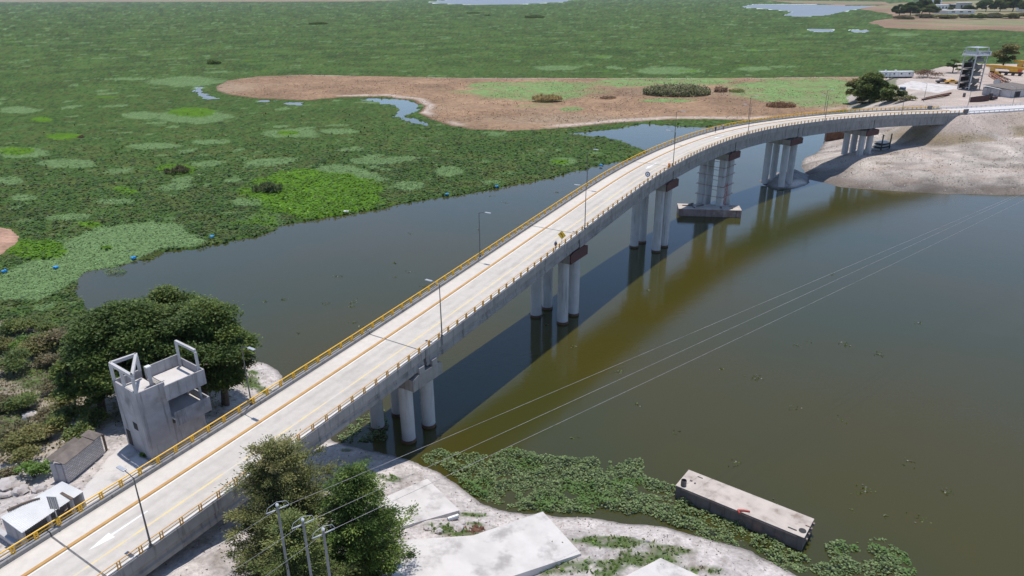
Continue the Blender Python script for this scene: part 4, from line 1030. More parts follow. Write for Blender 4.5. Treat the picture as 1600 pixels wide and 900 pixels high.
# plan axes: along the wall that faces the road, and the one facing left
ax = np.array([.60, .80]); ay = np.array([-.80, .60])
tw = thing('cement_tower', 'unfinished grey cement tower house with an open triangular roof frame', 'building', (A[0], A[1], fz - .8), 0)
def TP(a, b, z=None):
    q = A + ax * a + ay * b; return (q[0], q[1]) if z is None else (q[0], q[1], z)
HT = height_at(np.array([A[0], A[1], fz]), 616)          # parapet height above ground
Zf = [fz, fz + 1.5, fz + HT - 1.05 - 3.9, fz + HT - 1.05]      # floor levels, top one is the terrace
LX, LY = 6.6, 5.6
def tpart(mb, name, mat, parent=tw): return keep(mb.build(name, mat), tw) if parent is tw else None
mb = MB(); mb.prism([TP(0, 0), TP(LX * .62, 0), TP(LX * .62, LY), TP(0, LY)], fz - .8, fz + HT); 
# body built as a shell so that the terrace stays open
def wall(a0, b0, a1, b1, z0, z1, name='wall', mat='plaster', th=.22):
    p, q = np.array(TP(a0, b0)), np.array(TP(a1, b1)); d = (q - p) / np.linalg.norm(q - p); nn = np.array([-d[1], d[0]]) * th
    m = MB().prism([tuple(p), tuple(q), tuple(q + nn), tuple(p + nn)], z0, z1); return tpart(m, name, MT[mat])
ZT = fz + HT; SX = 3.5           # solid block length
wall(0, 0, SX, 0, fz - .8, ZT); wall(SX, .225, SX, LY - .225, fz - .8, Zf[3] - .23); wall(SX, LY, 0, LY, fz - .8, ZT); wall(0, LY - .225, 0, .225, fz - .8, ZT)
tpart(MB().prism([TP(.23, .23), TP(SX - .23, .23), TP(SX - .23, LY - .23), TP(.23, LY - .23)], Zf[3] - .2, Zf[3]), 'terrace_floor', MT['slab'])
# balconies on the water side
OX = SX + 4.7
def balc(z, top, b0=-.9, b1=LY * .78):
    tpart(MB().prism([TP(SX + .01, b0), TP(OX, b0), TP(OX, b1), TP(SX + .01, b1)], z - .2, z), 'balcony_floor', MT['slab'])
    wall(SX + .01, b0 - .02, OX + .02, b0 - .02, z - 1.05, top, 'balcony_parapet', 'plaster', .16)
    wall(OX + .02, b0 + .145, OX + .02, b1, z - 1.05, top, 'balcony_parapet', 'plaster', .16)
    if z == Zf[3]: wall(SX - .5, b0 - .015, SX, b0 - .015, z - 1.05, top, 'balcony_parapet', 'plaster', .16)
balc(Zf[3], ZT - .05); balc(Zf[2], Zf[2] + .95)
wall(SX + .01, LY * .8, OX + .02, LY * .8, Zf[3] - .2, ZT + .5, 'wall', 'plaster', .18)
wall(SX + .01, .24, SX + 4.2, .24, fz - .8, Zf[2] - 1.08, 'wall'); wall(SX + 4.2, .465, SX + 4.2, LY * .75, fz - .8, Zf[2] - 1.08, 'wall')
wall(SX + .03, LY * .7, OX - .2, LY * .7, Zf[2] + .003, Zf[3] - .21, 'wall', 'dark_open', .1)
for a, b in ((OX - .5, .2), (OX - .5, LY * .62)): tpart(MB().box(TP(a, b, (Zf[2] + Zf[3]) / 2 - .1), (.26, .26, Zf[3] - Zf[2] - .21), math.atan2(ax[1], ax[0])), 'column', MT['plaster_light'])
# triangular roof frame over the solid block and a portal over the terrace
ZH = ZT + 2.3; ang_ = math.atan2(ax[1], ax[0])
fr = [(.16, .16), (.16, LY - .2), (SX - .3, LY - .5)]
for (a0, b0), (a1, b1) in zip(fr, fr[1:] + fr[:1]): tpart(MB().bar(TP(a0, b0, ZH), TP(a1, b1, ZH), .34, .40), 'roof_beam', MT['plaster_light'])
for a, b in fr + [(.16, LY * .52)]: tpart(MB().box(TP(a, b, (ZT + ZH) / 2 - .1), (.30, .30, ZH - ZT - .205), ang_), 'column', MT['plaster_light'])
tpart(MB().box(TP(SX - .4, LY * .45, (Zf[3] + ZH - .9) / 2), (.34, .34, ZH - .9 - Zf[3]), ang_), 'column', MT['plaster_light'])
tpart(MB().box(TP(SX - .4, LY * .45, ZH - .82), (.6, .6, .14), ang_), 'column_cap', MT['white_paint'])
pa = [(OX - .35, LY * .74), (OX - .35, -.3)]
tpart(MB().bar(TP(*pa[0], ZH + .2), TP(*pa[1], ZH + .2), .30, .34), 'roof_beam', MT['plaster_light'])
for a, b in pa: tpart(MB().box(TP(a, b, (Zf[3] + ZH) / 2 + .01), (.28, .28, ZH - Zf[3] + .02), ang_), 'column', MT['plaster_light'])
m = MB()
for i in range(14):
    a = SX - .1; b = .5 + i * .2; m.bar(TP(a, b, Zf[3]), TP(a, b, Zf[3] + .95), .025, .025)
m.bar(TP(SX - .1, .4, Zf[3] + .95), TP(SX - .1, 3.2, Zf[3] + .95), .05, .05); m.bar(TP(SX - .1, .4, Zf[3] + .12), TP(SX - .1, 3.2, Zf[3] + .12), .04, .04)
for i in range(10): a = 1.4 + i * .22; m.bar(TP(a, .5, Zf[3]), TP(a, .5, Zf[3] + .95), .025, .025)
m.bar(TP(1.3, .5, Zf[3] + .95), TP(3.8, .5, Zf[3] + .95), .05, .05)
tpart(m, 'handrail', MT['black'])
dm = MB().prism([TP(-.03, LY - 1.5), TP(-.002, LY - 1.5), TP(-.002, LY - .5), TP(-.03, LY - .5)], fz + .1, fz + 2.3); tpart(dm, 'door', MT['dark_open'])
tpart(MB().prism([TP(-.03, 1.6), TP(-.002, 1.6), TP(-.002, 2.6), TP(-.03, 2.6)], fz + 3.3, fz + 4.3), 'window', MT['dark_open'])
lm = MB(); lm.lathe([(.1, 0), (.14, .35), (.05, .4)], TP(SX + .5, -.28, Zf[2] - 1.2), 10); lm.bar(TP(SX + .5, -.02, Zf[2] - .8), TP(SX + .5, -.3, Zf[2] - .8), .05, .05); tpart(lm, 'flood_light', MT['white_paint'])

# ------------------------------------------------------------------ zinc roofed shed, lean-to, yard slab, rocks
def quad_roof(c4, th, name, mat, parent):
    v = [tuple(q) for q in c4] + [(q[0], q[1], q[2] - th) for q in c4]
    return keep(MB().add(v, [(0, 1, 2, 3), (7, 6, 5, 4)] + [((i + 1) % 4, i, 4 + i, 4 + (i + 1) % 4) for i in range(4)]).build(name, mat), parent)
c4 = [P(34, 833, 10.2), P(130, 768, 10.2), P(97, 752, 11.1), P(0, 808, 11.1)]
sb = np.mean(c4, 0); sz = 7.7
sh = thing('zinc_shed', 'low open shed with a bright corrugated zinc roof beside the bridge', 'shed', (sb[0], sb[1], sz), 0)
# corrugated sheet: ridges run down the slope
nu = 120; v = []; f = []
for i in range(nu + 1):
    t = i / nu; lo = c4[0] + (c4[1] - c4[0]) * t; hi = c4[3] + (c4[2] - c4[3]) * t; dz = .05 * math.sin(i * math.pi / 1.5)
    for q in (lo, hi): v.append((q[0], q[1], q[2] + dz))
for i in range(nu): f.append((2 * i, 2 * i + 2, 2 * i + 3, 2 * i + 1))
roof = MB().add(v, f).build('roof', MT['zinc']); so_ = roof.modifiers.new('thick', 'SOLIDIFY'); so_.thickness = .03; keep(roof, sh)
ins_ = lambda i, j, k: c4[i] + (c4[j] - c4[i]) * k
lo0, lo1, hi0, hi1 = ins_(0, 1, .03), ins_(0, 1, .97), ins_(3, 2, .03), ins_(3, 2, .97)
def vwall(p, q, z0, zp, zq, th, name, mat, par):
    p, q = np.array(p[:2]), np.array(q[:2]); d = (q - p) / np.linalg.norm(q - p); nn = np.array([-d[1], d[0]]) * th
    pl = [tuple(p), tuple(q), tuple(q + nn), tuple(p + nn)]
    return keep(MB().prism(pl, z0, [zp, zq, zq, zp]).build(name, MT[mat]), par)
vwall(hi0, hi1, sz - .6, hi0[2] - .12, hi1[2] - .12, .15, 'back_wall', 'plaster', sh)
vwall(lo0 * .98 + hi0 * .02, hi0 * .96 + lo0 * .04, sz - .6, lo0[2] - .1, hi0[2] - .18, .15, 'side_wall', 'plaster', sh)
vwall(lo1 * .98 + hi1 * .02, hi1 * .96 + lo1 * .04, sz - .6, lo1[2] - .1, hi1[2] - .18, .15, 'side_wall', 'plaster_light', sh)
for k in (.02, .42, .80, .97):
    q = ins_(0, 1, k) * .94 + ins_(3, 2, k) * .06; keep(MB().box((q[0], q[1], (sz + q[2]) / 2 - .4), (.3, .3, q[2] - sz + .55)).build('column', MT['plaster_light']), sh)
def roof_z(q):
    d = c4[3] - c4[0]; t = np.dot((q - c4[0])[:2], [-(c4[1] - c4[0])[1], (c4[1] - c4[0])[0]]) / np.dot(d[:2], [-(c4[1] - c4[0])[1], (c4[1] - c4[0])[0]])
    return c4[0][2] + (c4[3][2] - c4[0][2]) * t
rp = [P(14, 804, 10.75), P(34, 793, 10.8), P(52, 785, 10.8), P(63, 781, 10.8)]; rp = [np.array([q[0], q[1], roof_z(q) + .16]) for q in rp]
tag(MB().tube([tuple(q) for q in rp], [.17, .13, .12, .08], 8).build('log', MT['wood'], smooth=True), 'bent grey log lying on the bright zinc roof', 'log')
rp = [P(95, 769, 10.8), P(112, 776, 10.6)]; rp = [np.array([q[0], q[1], roof_z(q) + .12]) for q in rp]
tag(MB().bar(tuple(rp[0]), tuple(rp[1]), .30, .09).build('board', MT['wood']), 'short dark board lying on the right end of the zinc roof', 'board')

a, b = P(-14, 822, 8.6), P(28, 851, 8.4); tag(MB().bar(tuple(a), tuple(b), .55, .55).build('concrete_beam', MT['plaster_light'], bevel=.05), 'thick pale concrete beam lying at the lower left corner by the zinc roof', 'beam')
lt = thing('block_lean_to', 'long lean-to of pale blocks with a dark felt roof behind the yard', 'shed', (*P(124, 745, 7.6)[:2], 7.6), 0)
wz = 7.6; p0, p1 = P(106, 752, wz), P(162, 706, wz); dd = (p1 - p0)[:2]; LL = np.linalg.norm(dd); dd /= LL; nn_ = np.array([-dd[1], dd[0]])
hh = 2.6; wb = MB().box((0, 0, 0), (LL, .25, hh)).build('wall', MT['block']); wb.location = [float(q) for q in (*((p0 + p1) / 2)[:2], wz + hh / 2 - .2)]; wb.rotation_euler = (0, 0, math.atan2(dd[1], dd[0])); keep(wb, lt)
e0 = p0[:2] - dd * .14; keep(MB().prism([tuple(e0 + nn_ * .14), tuple(e0 + nn_ * 1.7), tuple(e0 + dd * .25 + nn_ * 1.7), tuple(e0 + dd * .25 + nn_ * .14)], wz - .6, wz + hh - .25).build('side_wall', MT['plaster']), lt)
for t0, t1, w0, w1, zz in ((-.02, .78, -.35, 1.15, 0), (-.02, .72, 1.25, 1.9, .14), (.80, 1.03, -.3, 1.5, .06)):
    a, b = p0[:2] + dd * LL * t0, p0[:2] + dd * LL * t1
    pl = [a + nn_ * w0, b + nn_ * w0, b + nn_ * w1, a + nn_ * w1]; keep(MB().prism([tuple(q) for q in pl], [wz + hh - .18 + zz, wz + hh - .18 + zz, wz + hh + .25 + zz, wz + hh + .25 + zz], [wz + hh - .10 + zz, wz + hh - .10 + zz, wz + hh + .33 + zz, wz + hh + .33 + zz]).build('roof_sheet', MT['roofing']), lt)
q = p1[:2] + dd * .5; keep(MB().box((q[0], q[1], wz + 1.0), (.2, .2, 2.5)).build('post', MT['wood']), lt)

yp = pts([(128, 766), (165, 712), (205, 684), (214, 698), (238, 716), (330, 690), (352, 668), (330, 720), (150, 840), (60, 880), (120, 800)], 7.7)
zs = [gl(*q) for q in yp]
gx, gy = np.meshgrid(np.linspace(yp[:, 0].min(), yp[:, 0].max(), 60), np.linspace(yp[:, 1].min(), yp[:, 1].max(), 60)); s_ = gx.shape; x, y = gx.ravel(), gy.ravel()
d = sdist(x, y, yp); z = left_h(x, y)[0] + np.where(d > 0, .09, -.2)
o = np_mesh('yard_paving', np.stack([x, y, z], 1), grid_quads(*s_), MT['slab'], smooth=False); o['kind'] = 'structure'
def rock(p, r, seed):
    g = np.random.default_rng(seed); mb = MB(); n = 9; m = 7; v = []; f = []
    k3 = g.uniform(.7, 1.3, 3)
    for i in range(m + 1):
        th = math.pi * i / m
        for j in range(n):
            ph = 2 * math.pi * j / n; rr_ = r * (1 + .22 * g.normal()) if 0 < i < m else r
            v.append((p[0] + rr_ * k3[0] * math.sin(th) * math.cos(ph), p[1] + rr_ * k3[1] * math.sin(th) * math.sin(ph), p[2] + .6 * rr_ * k3[2] * math.cos(th)))
    for i in range(m):
        for j in range(n): f.append((i * n + j, (i + 1) * n + j, (i + 1) * n + (j + 1) % n, i * n + (j + 1) % n))
    mb.add(v, f); return mb
RK = [(18, 762, 1.5, 'large pale rock above the zinc roof at the photo edge'), (34, 770, 1.0, 'pale rock beside the largest rock above the zinc roof'), (6, 775, .9, 'pale rock cut by the left photo edge'), (62, 765, .8, 'grey rock under the bright green bush'), (48, 652, 1.0, 'pale rock on the dry clearing by the grove'),
      (686, 832, .55, 'white boulder on the green weeds beside the pale slab'), (716, 826, .6, 'small white boulder by the rubble at the slab corner'), (668, 826, .45, 'small pale rock on the weeds below the pale slab'), (722, 818, .4, 'little pale rock next to the rubble heap'), (1010, 846, .3, 'little dark rock on the pale shore')]
for i, (u, v, r, lb) in enumerate(RK):
    p = on_left(u, v, 3); o = rock((0, 0, 0), r, 70 + i).build('rock', MT['rock'], smooth=True); o.location = [float(q) for q in (p[0], p[1], p[2] + r * .15)]; tag(o, lb, 'rock', 'pale rocks')
o = MB()
for i in range(26):
    p = on_left(742 + rng.normal() * 9, 828 + rng.normal() * 4, 2.5); o.v, o.f = o.v, o.f; r = rock(p, rng.uniform(.1, .3), 300 + i); o.add(r.v, r.f)
o = o.build('rubble', MT['rust']); o['kind'] = 'stuff'

# pale concrete slabs in the foreground
def slab(cor, th, label, lift=.12, tilt=0.0):
    q = np.array([on_left(u, v, 3) for u, v in cor]); x0, y0 = q[:, :2].min(0); x1, y1 = q[:, :2].max(0)
    gx, gy = np.meshgrid(np.linspace(x0, x1, 24), np.linspace(y0, y1, 24)); x, y = gx.ravel(), gy.ravel(); k = sdist(x, y, q) > -.2; x, y = x[k], y[k]; z = left_h(x, y)[0]
    A_ = np.stack([x, y, np.ones_like(x)], 1); cf = np.linalg.lstsq(A_, z, rcond=None)[0]; off = np.max(z - A_ @ cf) + lift
    q[:, 2] = q[:, :2] @ cf[:2] + cf[2] + off
    v = [tuple(p) for p in q] + [(p[0], p[1], p[2] - th) for p in q]; n = len(q)
    t = MB().add(v, [tuple(range(n))[::-1], tuple(range(n, 2 * n))] + [(i, (i + 1) % n, n + (i + 1) % n, n + i) for i in range(n)])
    return tag(t.build('concrete_slab', MT['slab']), label, 'slab', 'pale concrete slabs')
slab([(540, 805), (668, 754), (718, 803), (620, 830)], 1.4, 'bright concrete slab beside the darker conifer with one raised corner')
slab([(560, 930), (622, 852), (740, 842), (848, 815), (908, 868), (800, 910), (760, 960)], 1.2, 'broad concrete slab at the bottom centre with a clean right edge')
slab([(960, 912), (1032, 874), (1110, 912), (1060, 960)], .9, 'concrete slab corner cut off by the bottom edge of the photo')
q = on_left(708, 812, 3); o = MB().tube([(q[0] - .6, q[1] - .3, q[2] + .3), (q[0] + .6, q[1] + .3, q[2] + .3)], .3, 12).build('pipe', MT['steel_light']); tag(o, 'short pipe under the raised corner of the bright slab', 'pipe')

# ------------------------------------------------------------------ foreground water plants
pl = pts([(556, 650), (600, 640), (600, 690), (560, 694), (528, 690), (540, 668)]); pl2 = pts([(664, 716), (690, 700), (730, 712), (800, 705), (860, 712), (930, 722), (1000, 720), (1010, 742), (1060, 760), (1090, 784), (1130, 800), (1160, 822), (1205, 835), (1230, 862), (1255, 872), (1290, 880), (1340, 872), (1400, 868), (1450, 905), (1240, 905), (1180, 862), (1120, 842), (1045, 820), (1000, 800), (940, 800), (860, 802), (790, 796), (740, 772), (700, 742)])
pl3 = [pts(q) for q in ([(1285, 852), (1320, 846), (1330, 872), (1300, 876)], [(1322, 846), (1345, 842), (1352, 862), (1330, 866)], [(1352, 840), (1378, 838), (1412, 868), (1400, 882), (1370, 872), (1352, 860)], [(160, 424), (182, 420), (200, 423), (190, 430), (165, 432)])]
allc, alld, allcol, alls = [], [], [], []
for poly, dens in [(pl, 16), (pl2, 20)] + [(q, 16) for q in pl3]:
    x0, y0 = poly.min(0) - 1; x1, y1 = poly.max(0) + 1; n = int((x1 - x0) * (y1 - y0) * dens * 1.6)
    x, y = rng.uniform(x0, x1, n), rng.uniform(y0, y1, n); d = sdist(x, y, poly) + 2.6 * (fbm(x, y, .35, 4, 211) - .5)
    cl = .75 * fbm(x, y, .55, 3, 215) + .25 * vnoise(x * 1.3, y * 1.3, 216); k = (d > .0) & (cl > .40 - .05 * np.minimum(d, 2)); x, y, cl, d = x[k], y[k], cl[k], d[k]; n = len(x)
    hh = (.10 + 2.4 * np.clip(cl - .38, 0, .4)) * np.clip(.4 + d, .2, 1)
    z = hh * rng.uniform(.35, 1.1, n); dr = rng.normal(size=(n, 3)); dr[:, 2] = np.abs(dr[:, 2]) * .25
    b = palette(n, [(.14, .20, .075), (.17, .23, .095), (.105, .16, .058), (.21, .265, .12)], jit=.3); br = sstep(.6, .72, fbm(x, y, .25, 3, 219))[:, None]; b = b + (np.array([.10, .20, .04]) - b) * br * .7
    allc.append(np.stack([x, y, z], 1)); alld.append(dr); allcol.append(b); alls.append(rng.uniform(.20, .42, n))
cs, ds, cc, sz_ = np.vstack(allc), np.vstack(alld), np.clip(np.vstack(allcol), .004, .5), np.concatenate(alls)
v, q, c = leaves(cs, ds, sz_, sz_ * .7, cc, up=2.6); o = np_mesh('water_lettuce', v, q, MT['leaf'], 'leaf', c, face_attr=True); o['kind'] = 'stuff'
# small floating tufts and litter far out on the water
n = 260; cs, ds, cc = [], [], []
for i in range(70):
    u, v = rng.uniform(300, 900), rng.uniform(300, 560)
    if i > 40: u, v = rng.uniform(800, 1500), rng.uniform(420, 840)
    p = P(u, v, 0.0); k = rng.integers(3, 22); r = rng.uniform(.15, .7)
    if mat_inside(np.array([p[0]]), np.array([p[1]]))[0] > -1: continue
    cs.append(p + rng.normal(size=(k, 3)) * np.array([r, r, .03]) + [0, 0, .06]); ds.append(rng.normal(size=(k, 3))); cc.append(palette(k, GREENS['dark'] + [(.3, .28, .25)]))
cs, ds, cc = np.vstack(cs), np.vstack(ds), np.vstack(cc); v, q, c = leaves(cs, ds, .32, .22, cc, up=1.5); o = np_mesh('floating_litter', v, q, MT['leaf'], 'leaf', c, face_attr=True); o['kind'] = 'stuff'

# ------------------------------------------------------------------ pontoons
def pontoon(c, size, rz, label, group, z0, top, hullmat):
    r = thing('pontoon', label, 'pontoon', (c[0], c[1], 0), rz, group); Lx, Ly = size
    mb = MB(); sec = [(-Lx / 2, top - .02), (-Lx / 2, .1), (-Lx / 2 + .25, z0), (Lx / 2 - .25, z0), (Lx / 2, .1), (Lx / 2, top - .02)]
    v = [(x, -Ly / 2, z) for x, z in sec] + [(x, Ly / 2, z) for x, z in sec]; m = len(sec)
    mb.add(v, [tuple(range(m)), tuple(range(m, 2 * m))[::-1]] + [((i + 1) % m, i, m + i, m + (i + 1) % m) for i in range(m)]); hull = mb.build('hull', MT[hullmat], r)
    MB().box((0, 0, top + .01), (Lx + .08, Ly + .08, .06)).build('deck_plate', MT['barge_deck'], r)
    m = MB()
    for q in range(int(Lx // 1.3)): m.box((-Lx / 2 + .8 + q * 1.3, -Ly / 2 - .03, top / 2), (.08, .05, top - .15))
    m.build('rib', MT[hullmat], hull)
    return r
q = [P(1076, 734, 2.0), P(1058, 757, 2.0), P(1252, 840, 2.0), P(1275, 812, 2.0)]
cen = np.mean(q, 0); rz = math.atan2(*(q[3] - q[0])[[1, 0]]); Lx = (np.linalg.norm((q[3] - q[0])[:2]) + np.linalg.norm((q[2] - q[1])[:2])) / 2; Ly = (np.linalg.norm((q[1] - q[0])[:2]) + np.linalg.norm((q[3] - q[2])[:2])) / 2
b = pontoon(cen, (Lx, Ly), rz, 'rusty steel pontoon with a dusty bare deck moored by the near shore', 'steel pontoons', -.6, 1.95, 'rust_dark')
def bloc(u, v, z): p = P(u, v, z) - cen; return (p[0] * math.cos(rz) + p[1] * math.sin(rz), -p[0] * math.sin(rz) + p[1] * math.cos(rz), z)
def ring_tube(c, r, h, name, mat, par, n=18):
    mb = MB(); v = []; f = []
    for rr_, z in ((r, 0), (r, h), (r - .05, h), (r - .05, .05)):
        for k in range(n): a = 2 * math.pi * k / n; v.append((c[0] + rr_ * math.cos(a), c[1] + rr_ * math.sin(a), c[2] + z))
    for i in range(3):
        for k in range(n): f.append((i * n + k, i * n + (k + 1) % n, (i + 1) * n + (k + 1) % n, (i + 1) * n + k))
    f.append(tuple(3 * n + k for k in range(n))); o = mb.add(v, f).build(name, mat, par); return o
ring_tube(bloc(1068, 758, 2.0), .36, .75, 'spud_well', MT['rust_dark'], b)
c = bloc(1254, 829, 2.03); MB().lathe([(.42, .012), (.30, .015)], c, 20).build('spud_hole', MT['black'], b)
for (u, v, sx, sy, sz2, mt) in [(1094, 746, .7, .06, .06, 'rust_dark'), (1080, 751, .3, .2, .05, 'rust_dark'), (1086, 755, .2, .2, .05, 'rust_dark'), (1238, 826, 1.0, .12, .03, 'black'), (1262, 822, .5, .06, .05, 'rust')]:
    c = bloc(u, v, 2.04); MB().box((c[0], c[1], 2.04 + sz2 / 2), (sx, sy, sz2)).build('deck_fitting', MT[mt], b)
MB().box((0, -Ly / 2 - .07, 1.75), (Lx * .9, .1, .12)).build('fender', MT['rust_dark'], b)
for i in range(4): MB().box((Lx / 2 + .15, -Ly / 2 + .8 + i * .9, 1.2 + .12 * i), (.25, .3, .3)).build('side_bracket', MT['hull_grey'], b)
c0, c1, c2 = bloc(1153, 797, 2.12), bloc(1172, 799, 2.12), bloc(1156, 802, 2.12)
o = MB().tube([c0, ((c0[0] + c1[0]) / 2, (c0[1] + c1[1]) / 2 + .1, 2.12), c1], [.13, .12, .09], 8).tube([c0, c2], [.12, .1], 8).build('red_hose', MT['red'], smooth=True)
o.location = cen * [1, 1, 0]; o.rotation_euler = (0, 0, rz); tag(o, 'bent red hose lying on the deck of the near pontoon', 'hose')
# pontoon at the fourth pier
q = [P(1061, 338, 0), P(1157, 341, 0)]; cen2 = (q[0] + q[1]) / 2; dv = (q[1] - q[0])[:2]; rz2 = math.atan2(dv[1], dv[0]); cen2[:2] += np.array([-math.sin(rz2), math.cos(rz2)]) * 3.2
b2_ = pontoon(cen2, (np.linalg.norm(dv) + .4, 5.4), rz2, 'grey rusted pontoon moored in front of the bridge pier, loaded with steel', 'steel pontoons', -.6, 2.1, 'hull_grey')
for i, (x, y, sx, sy, sz2) in enumerate([(-6, .4, 3.0, .25, .25), (-4.5, -.8, .25, 2.0, .25), (-2.5, .6, 2.6, .2, .3), (-5, 1.6, 2.2, .5, .4), (3.2, -.9, .5, .5, .5), (6.3, -1.2, .6, .4, .5)]):
    MB().box((x, y, 2.145 + sz2 / 2), (sx, sy, sz2), .3 * i).build('deck_cargo', MT['rust_dark'], b2_)
sp = JOINTS[4]
st = thing('scaffold_ladder', 'red and white access ladder standing on the pontoon against the pier', 'ladder', (cen2[0] + 4.6, cen2[1] + 1.2, 2.15), rz2)
mb = MB()
for dx in (-.35, .35):
    for dy in (-.35, .35): mb.bar((dx, dy, 0), (dx, dy, 6.5), .07, .07)
for i in range(14): mb.bar((-.35, -.35, .3 + i * .45), (.35, -.35, .3 + i * .45), .05, .05); mb.bar((-.35, .35, .5 + i * .45), (.35, .35, .5 + i * .45), .05, .05)
mb.build('frame', MT['red'], st)
mb = MB(); [mb.bar((-.35 * (-1) ** i, -.35, .2 + i * .9), (.35 * (-1) ** i, -.35, 1.1 + i * .9), .05, .05) for i in range(6)]; mb.build('brace', MT['white_paint'], st)
ze = at(sp, 0)[2]
for i, zz in enumerate((5.0, 8.0, 11.0, 13.5)):
    mb = MB()
    for t in (2.1 - 1.15, 8.1 + 1.15): mb.bar(local(sp, -3.6, t, zz), local(sp, 3.6, t, zz), .07, .10)
    for a in (-3.45, 3.45): mb.bar(local(sp, a, .9, zz), local(sp, a, 9.3, zz), .07, .10)
    o = mb.build('clamp_frame', MT['rust'], None); tag(o, ['lowest rusty clamp frame round the pier columns above the pontoon', 'second lowest rusty clamp frame round the pier columns above the pontoon', 'third rusty clamp frame up the pier columns above the pontoon', 'topmost rusty clamp frame round the pier columns above the pontoon'][i], 'clamp frame', 'clamp frames on the pier')

# blue floats along the edge of the plants
BF = [(5, 425, 'blue plastic float at the left photo edge on pale plants'), (86, 418, 'blue plastic float on pale plants, second from the left edge'), (207, 404, 'blue plastic float at the water edge of the pale plants'), (330, 370, 'blue plastic float where the pale plants end by the open water'), (697, 304, 'blue plastic float at the dark green shore left of the bridge middle'), (775, 292, 'blue plastic float between the other float and the far lamp'), (938, 258, 'blue plastic float at the plant edge behind the far railing')]
f0 = None
def float_thing():
    r = thing('plastic_float', '', 'float', group='blue floats along the plant edge')
    MB().lathe([(.25, -.75), (.42, -.68), (.44, -.3), (.44, .3), (.42, .68), (.25, .75)], n=14).build('drum', MT['blue'], r, smooth=True)
    MB().lathe([(.25, -.75), (.40, -.68), (.42, -.3), (.42, .3), (.40, .68), (.25, .75)], (.95, .1, 0), 14).build('drum', MT['blue'], r, smooth=True)
    MB().box((.45, .0, .40), (.3, .08, .10)).box((.45, .0, -.4), (.3, .08, .10)).build('lashing', MT['navy'], r)
    return r
f0 = float_thing()
for i, (u, v, lb) in enumerate(BF):
    o = f0 if i == 0 else copy_tree(f0); p = P(u, v, .5); o.location = [float(q) for q in (p[0], p[1], .62)]; o.rotation_euler = (R_(90), 0, rng.uniform(-1, 1)); o['label'] = lb; o.scale = (.62, .62, .62)
p = P(541, 332, .3); o = MB().box((0, 0, .3), (1.5, .9, .6)).build('white_crate', MT['white_paint'], bevel=.12); o.location = [float(q) for q in (*p[:2], .25)]; tag(o, 'white plastic crate at the water edge below the bright green patch', 'crate')
#PART4
# ------------------------------------------------------------------ work yard behind the far end of the bridge
def yard_rz(u0, v0, u1, v1, z=YARD): a, b = P(u0, v0, z), P(u1, v1, z); return math.atan2(*(b - a)[[1, 0]]), np.linalg.norm((b - a)[:2])
def yp_(u, v): return on_right(u, v, YARD)
# white office trailer
a_, b_ = yp_(1374, 130), yp_(1427, 121.5); rz, L = math.atan2(*(b_ - a_)[[1, 0]]), np.linalg.norm((b_ - a_)[:2]); pxm = FPX / np.linalg.norm(a_ - EYE)
z0 = max(a_[2], b_[2]); mid = (a_ + b_) / 2 + np.array([-math.sin(rz), math.cos(rz), 0]) * 1.6
t = thing('office_trailer', 'long white site office trailer beside the dark green trees', 'trailer', (mid[0], mid[1], z0 - .3), rz); H = 3.9
MB().box((0, 0, .9 + (H - .9) / 2), (L, 3.2, H - .9)).build('body', MT['white_paint'], t, bevel=.06)
MB().box((0, 0, H + .06), (L + .3, 3.5, .12)).build('roof', MT['white_paint'], t)
MB().box((0, 0, .62), (L * .96, 2.2, .5)).build('chassis', MT['black'], t)
for x in (-.35, -.1, .12, .36): 
    f = MB().box((x * L, -1.62, 2.7), (1.0, .06, .9)).build('window', MT['steel_light'], t); MB().box((x * L, -1.66, 2.7), (.8, .02, .7)).build('pane', MT['glass'], f)
MB().box((-.23 * L, -1.62, 2.2), (.9, .06, 2.1)).build('door', MT['steel_light'], t)
for x in (-.3, -.2, .3):
    w_ = MB(); w_.tube([(x * L, -1.3, .35), (x * L, -1.0, .35)], .42, 12); w_.build('wheel', MT['black'], t)
for x in (-.32, -.02): MB().box((x * L, .4, H + .5), (.9, .9, .7)).build('roof_unit', MT['white_paint'], t)
# portable toilet
p = yp_(1409, 146); t = thing('portable_toilet', 'dark blue portable toilet cabin beside the trees', 'toilet cabin', p, .5)
MB().box((0, 0, 1.6), (2.1, 2.1, 3.2)).build('cabin', MT['navy'], t); MB().box((0, 0, 3.3), (2.2, 2.2, .25), 0, .8).build('roof', MT['steel_light'], t); MB().box((0, -1.07, 1.6), (1.5, .04, 2.6)).build('door', MT['cloth_blue'], t)
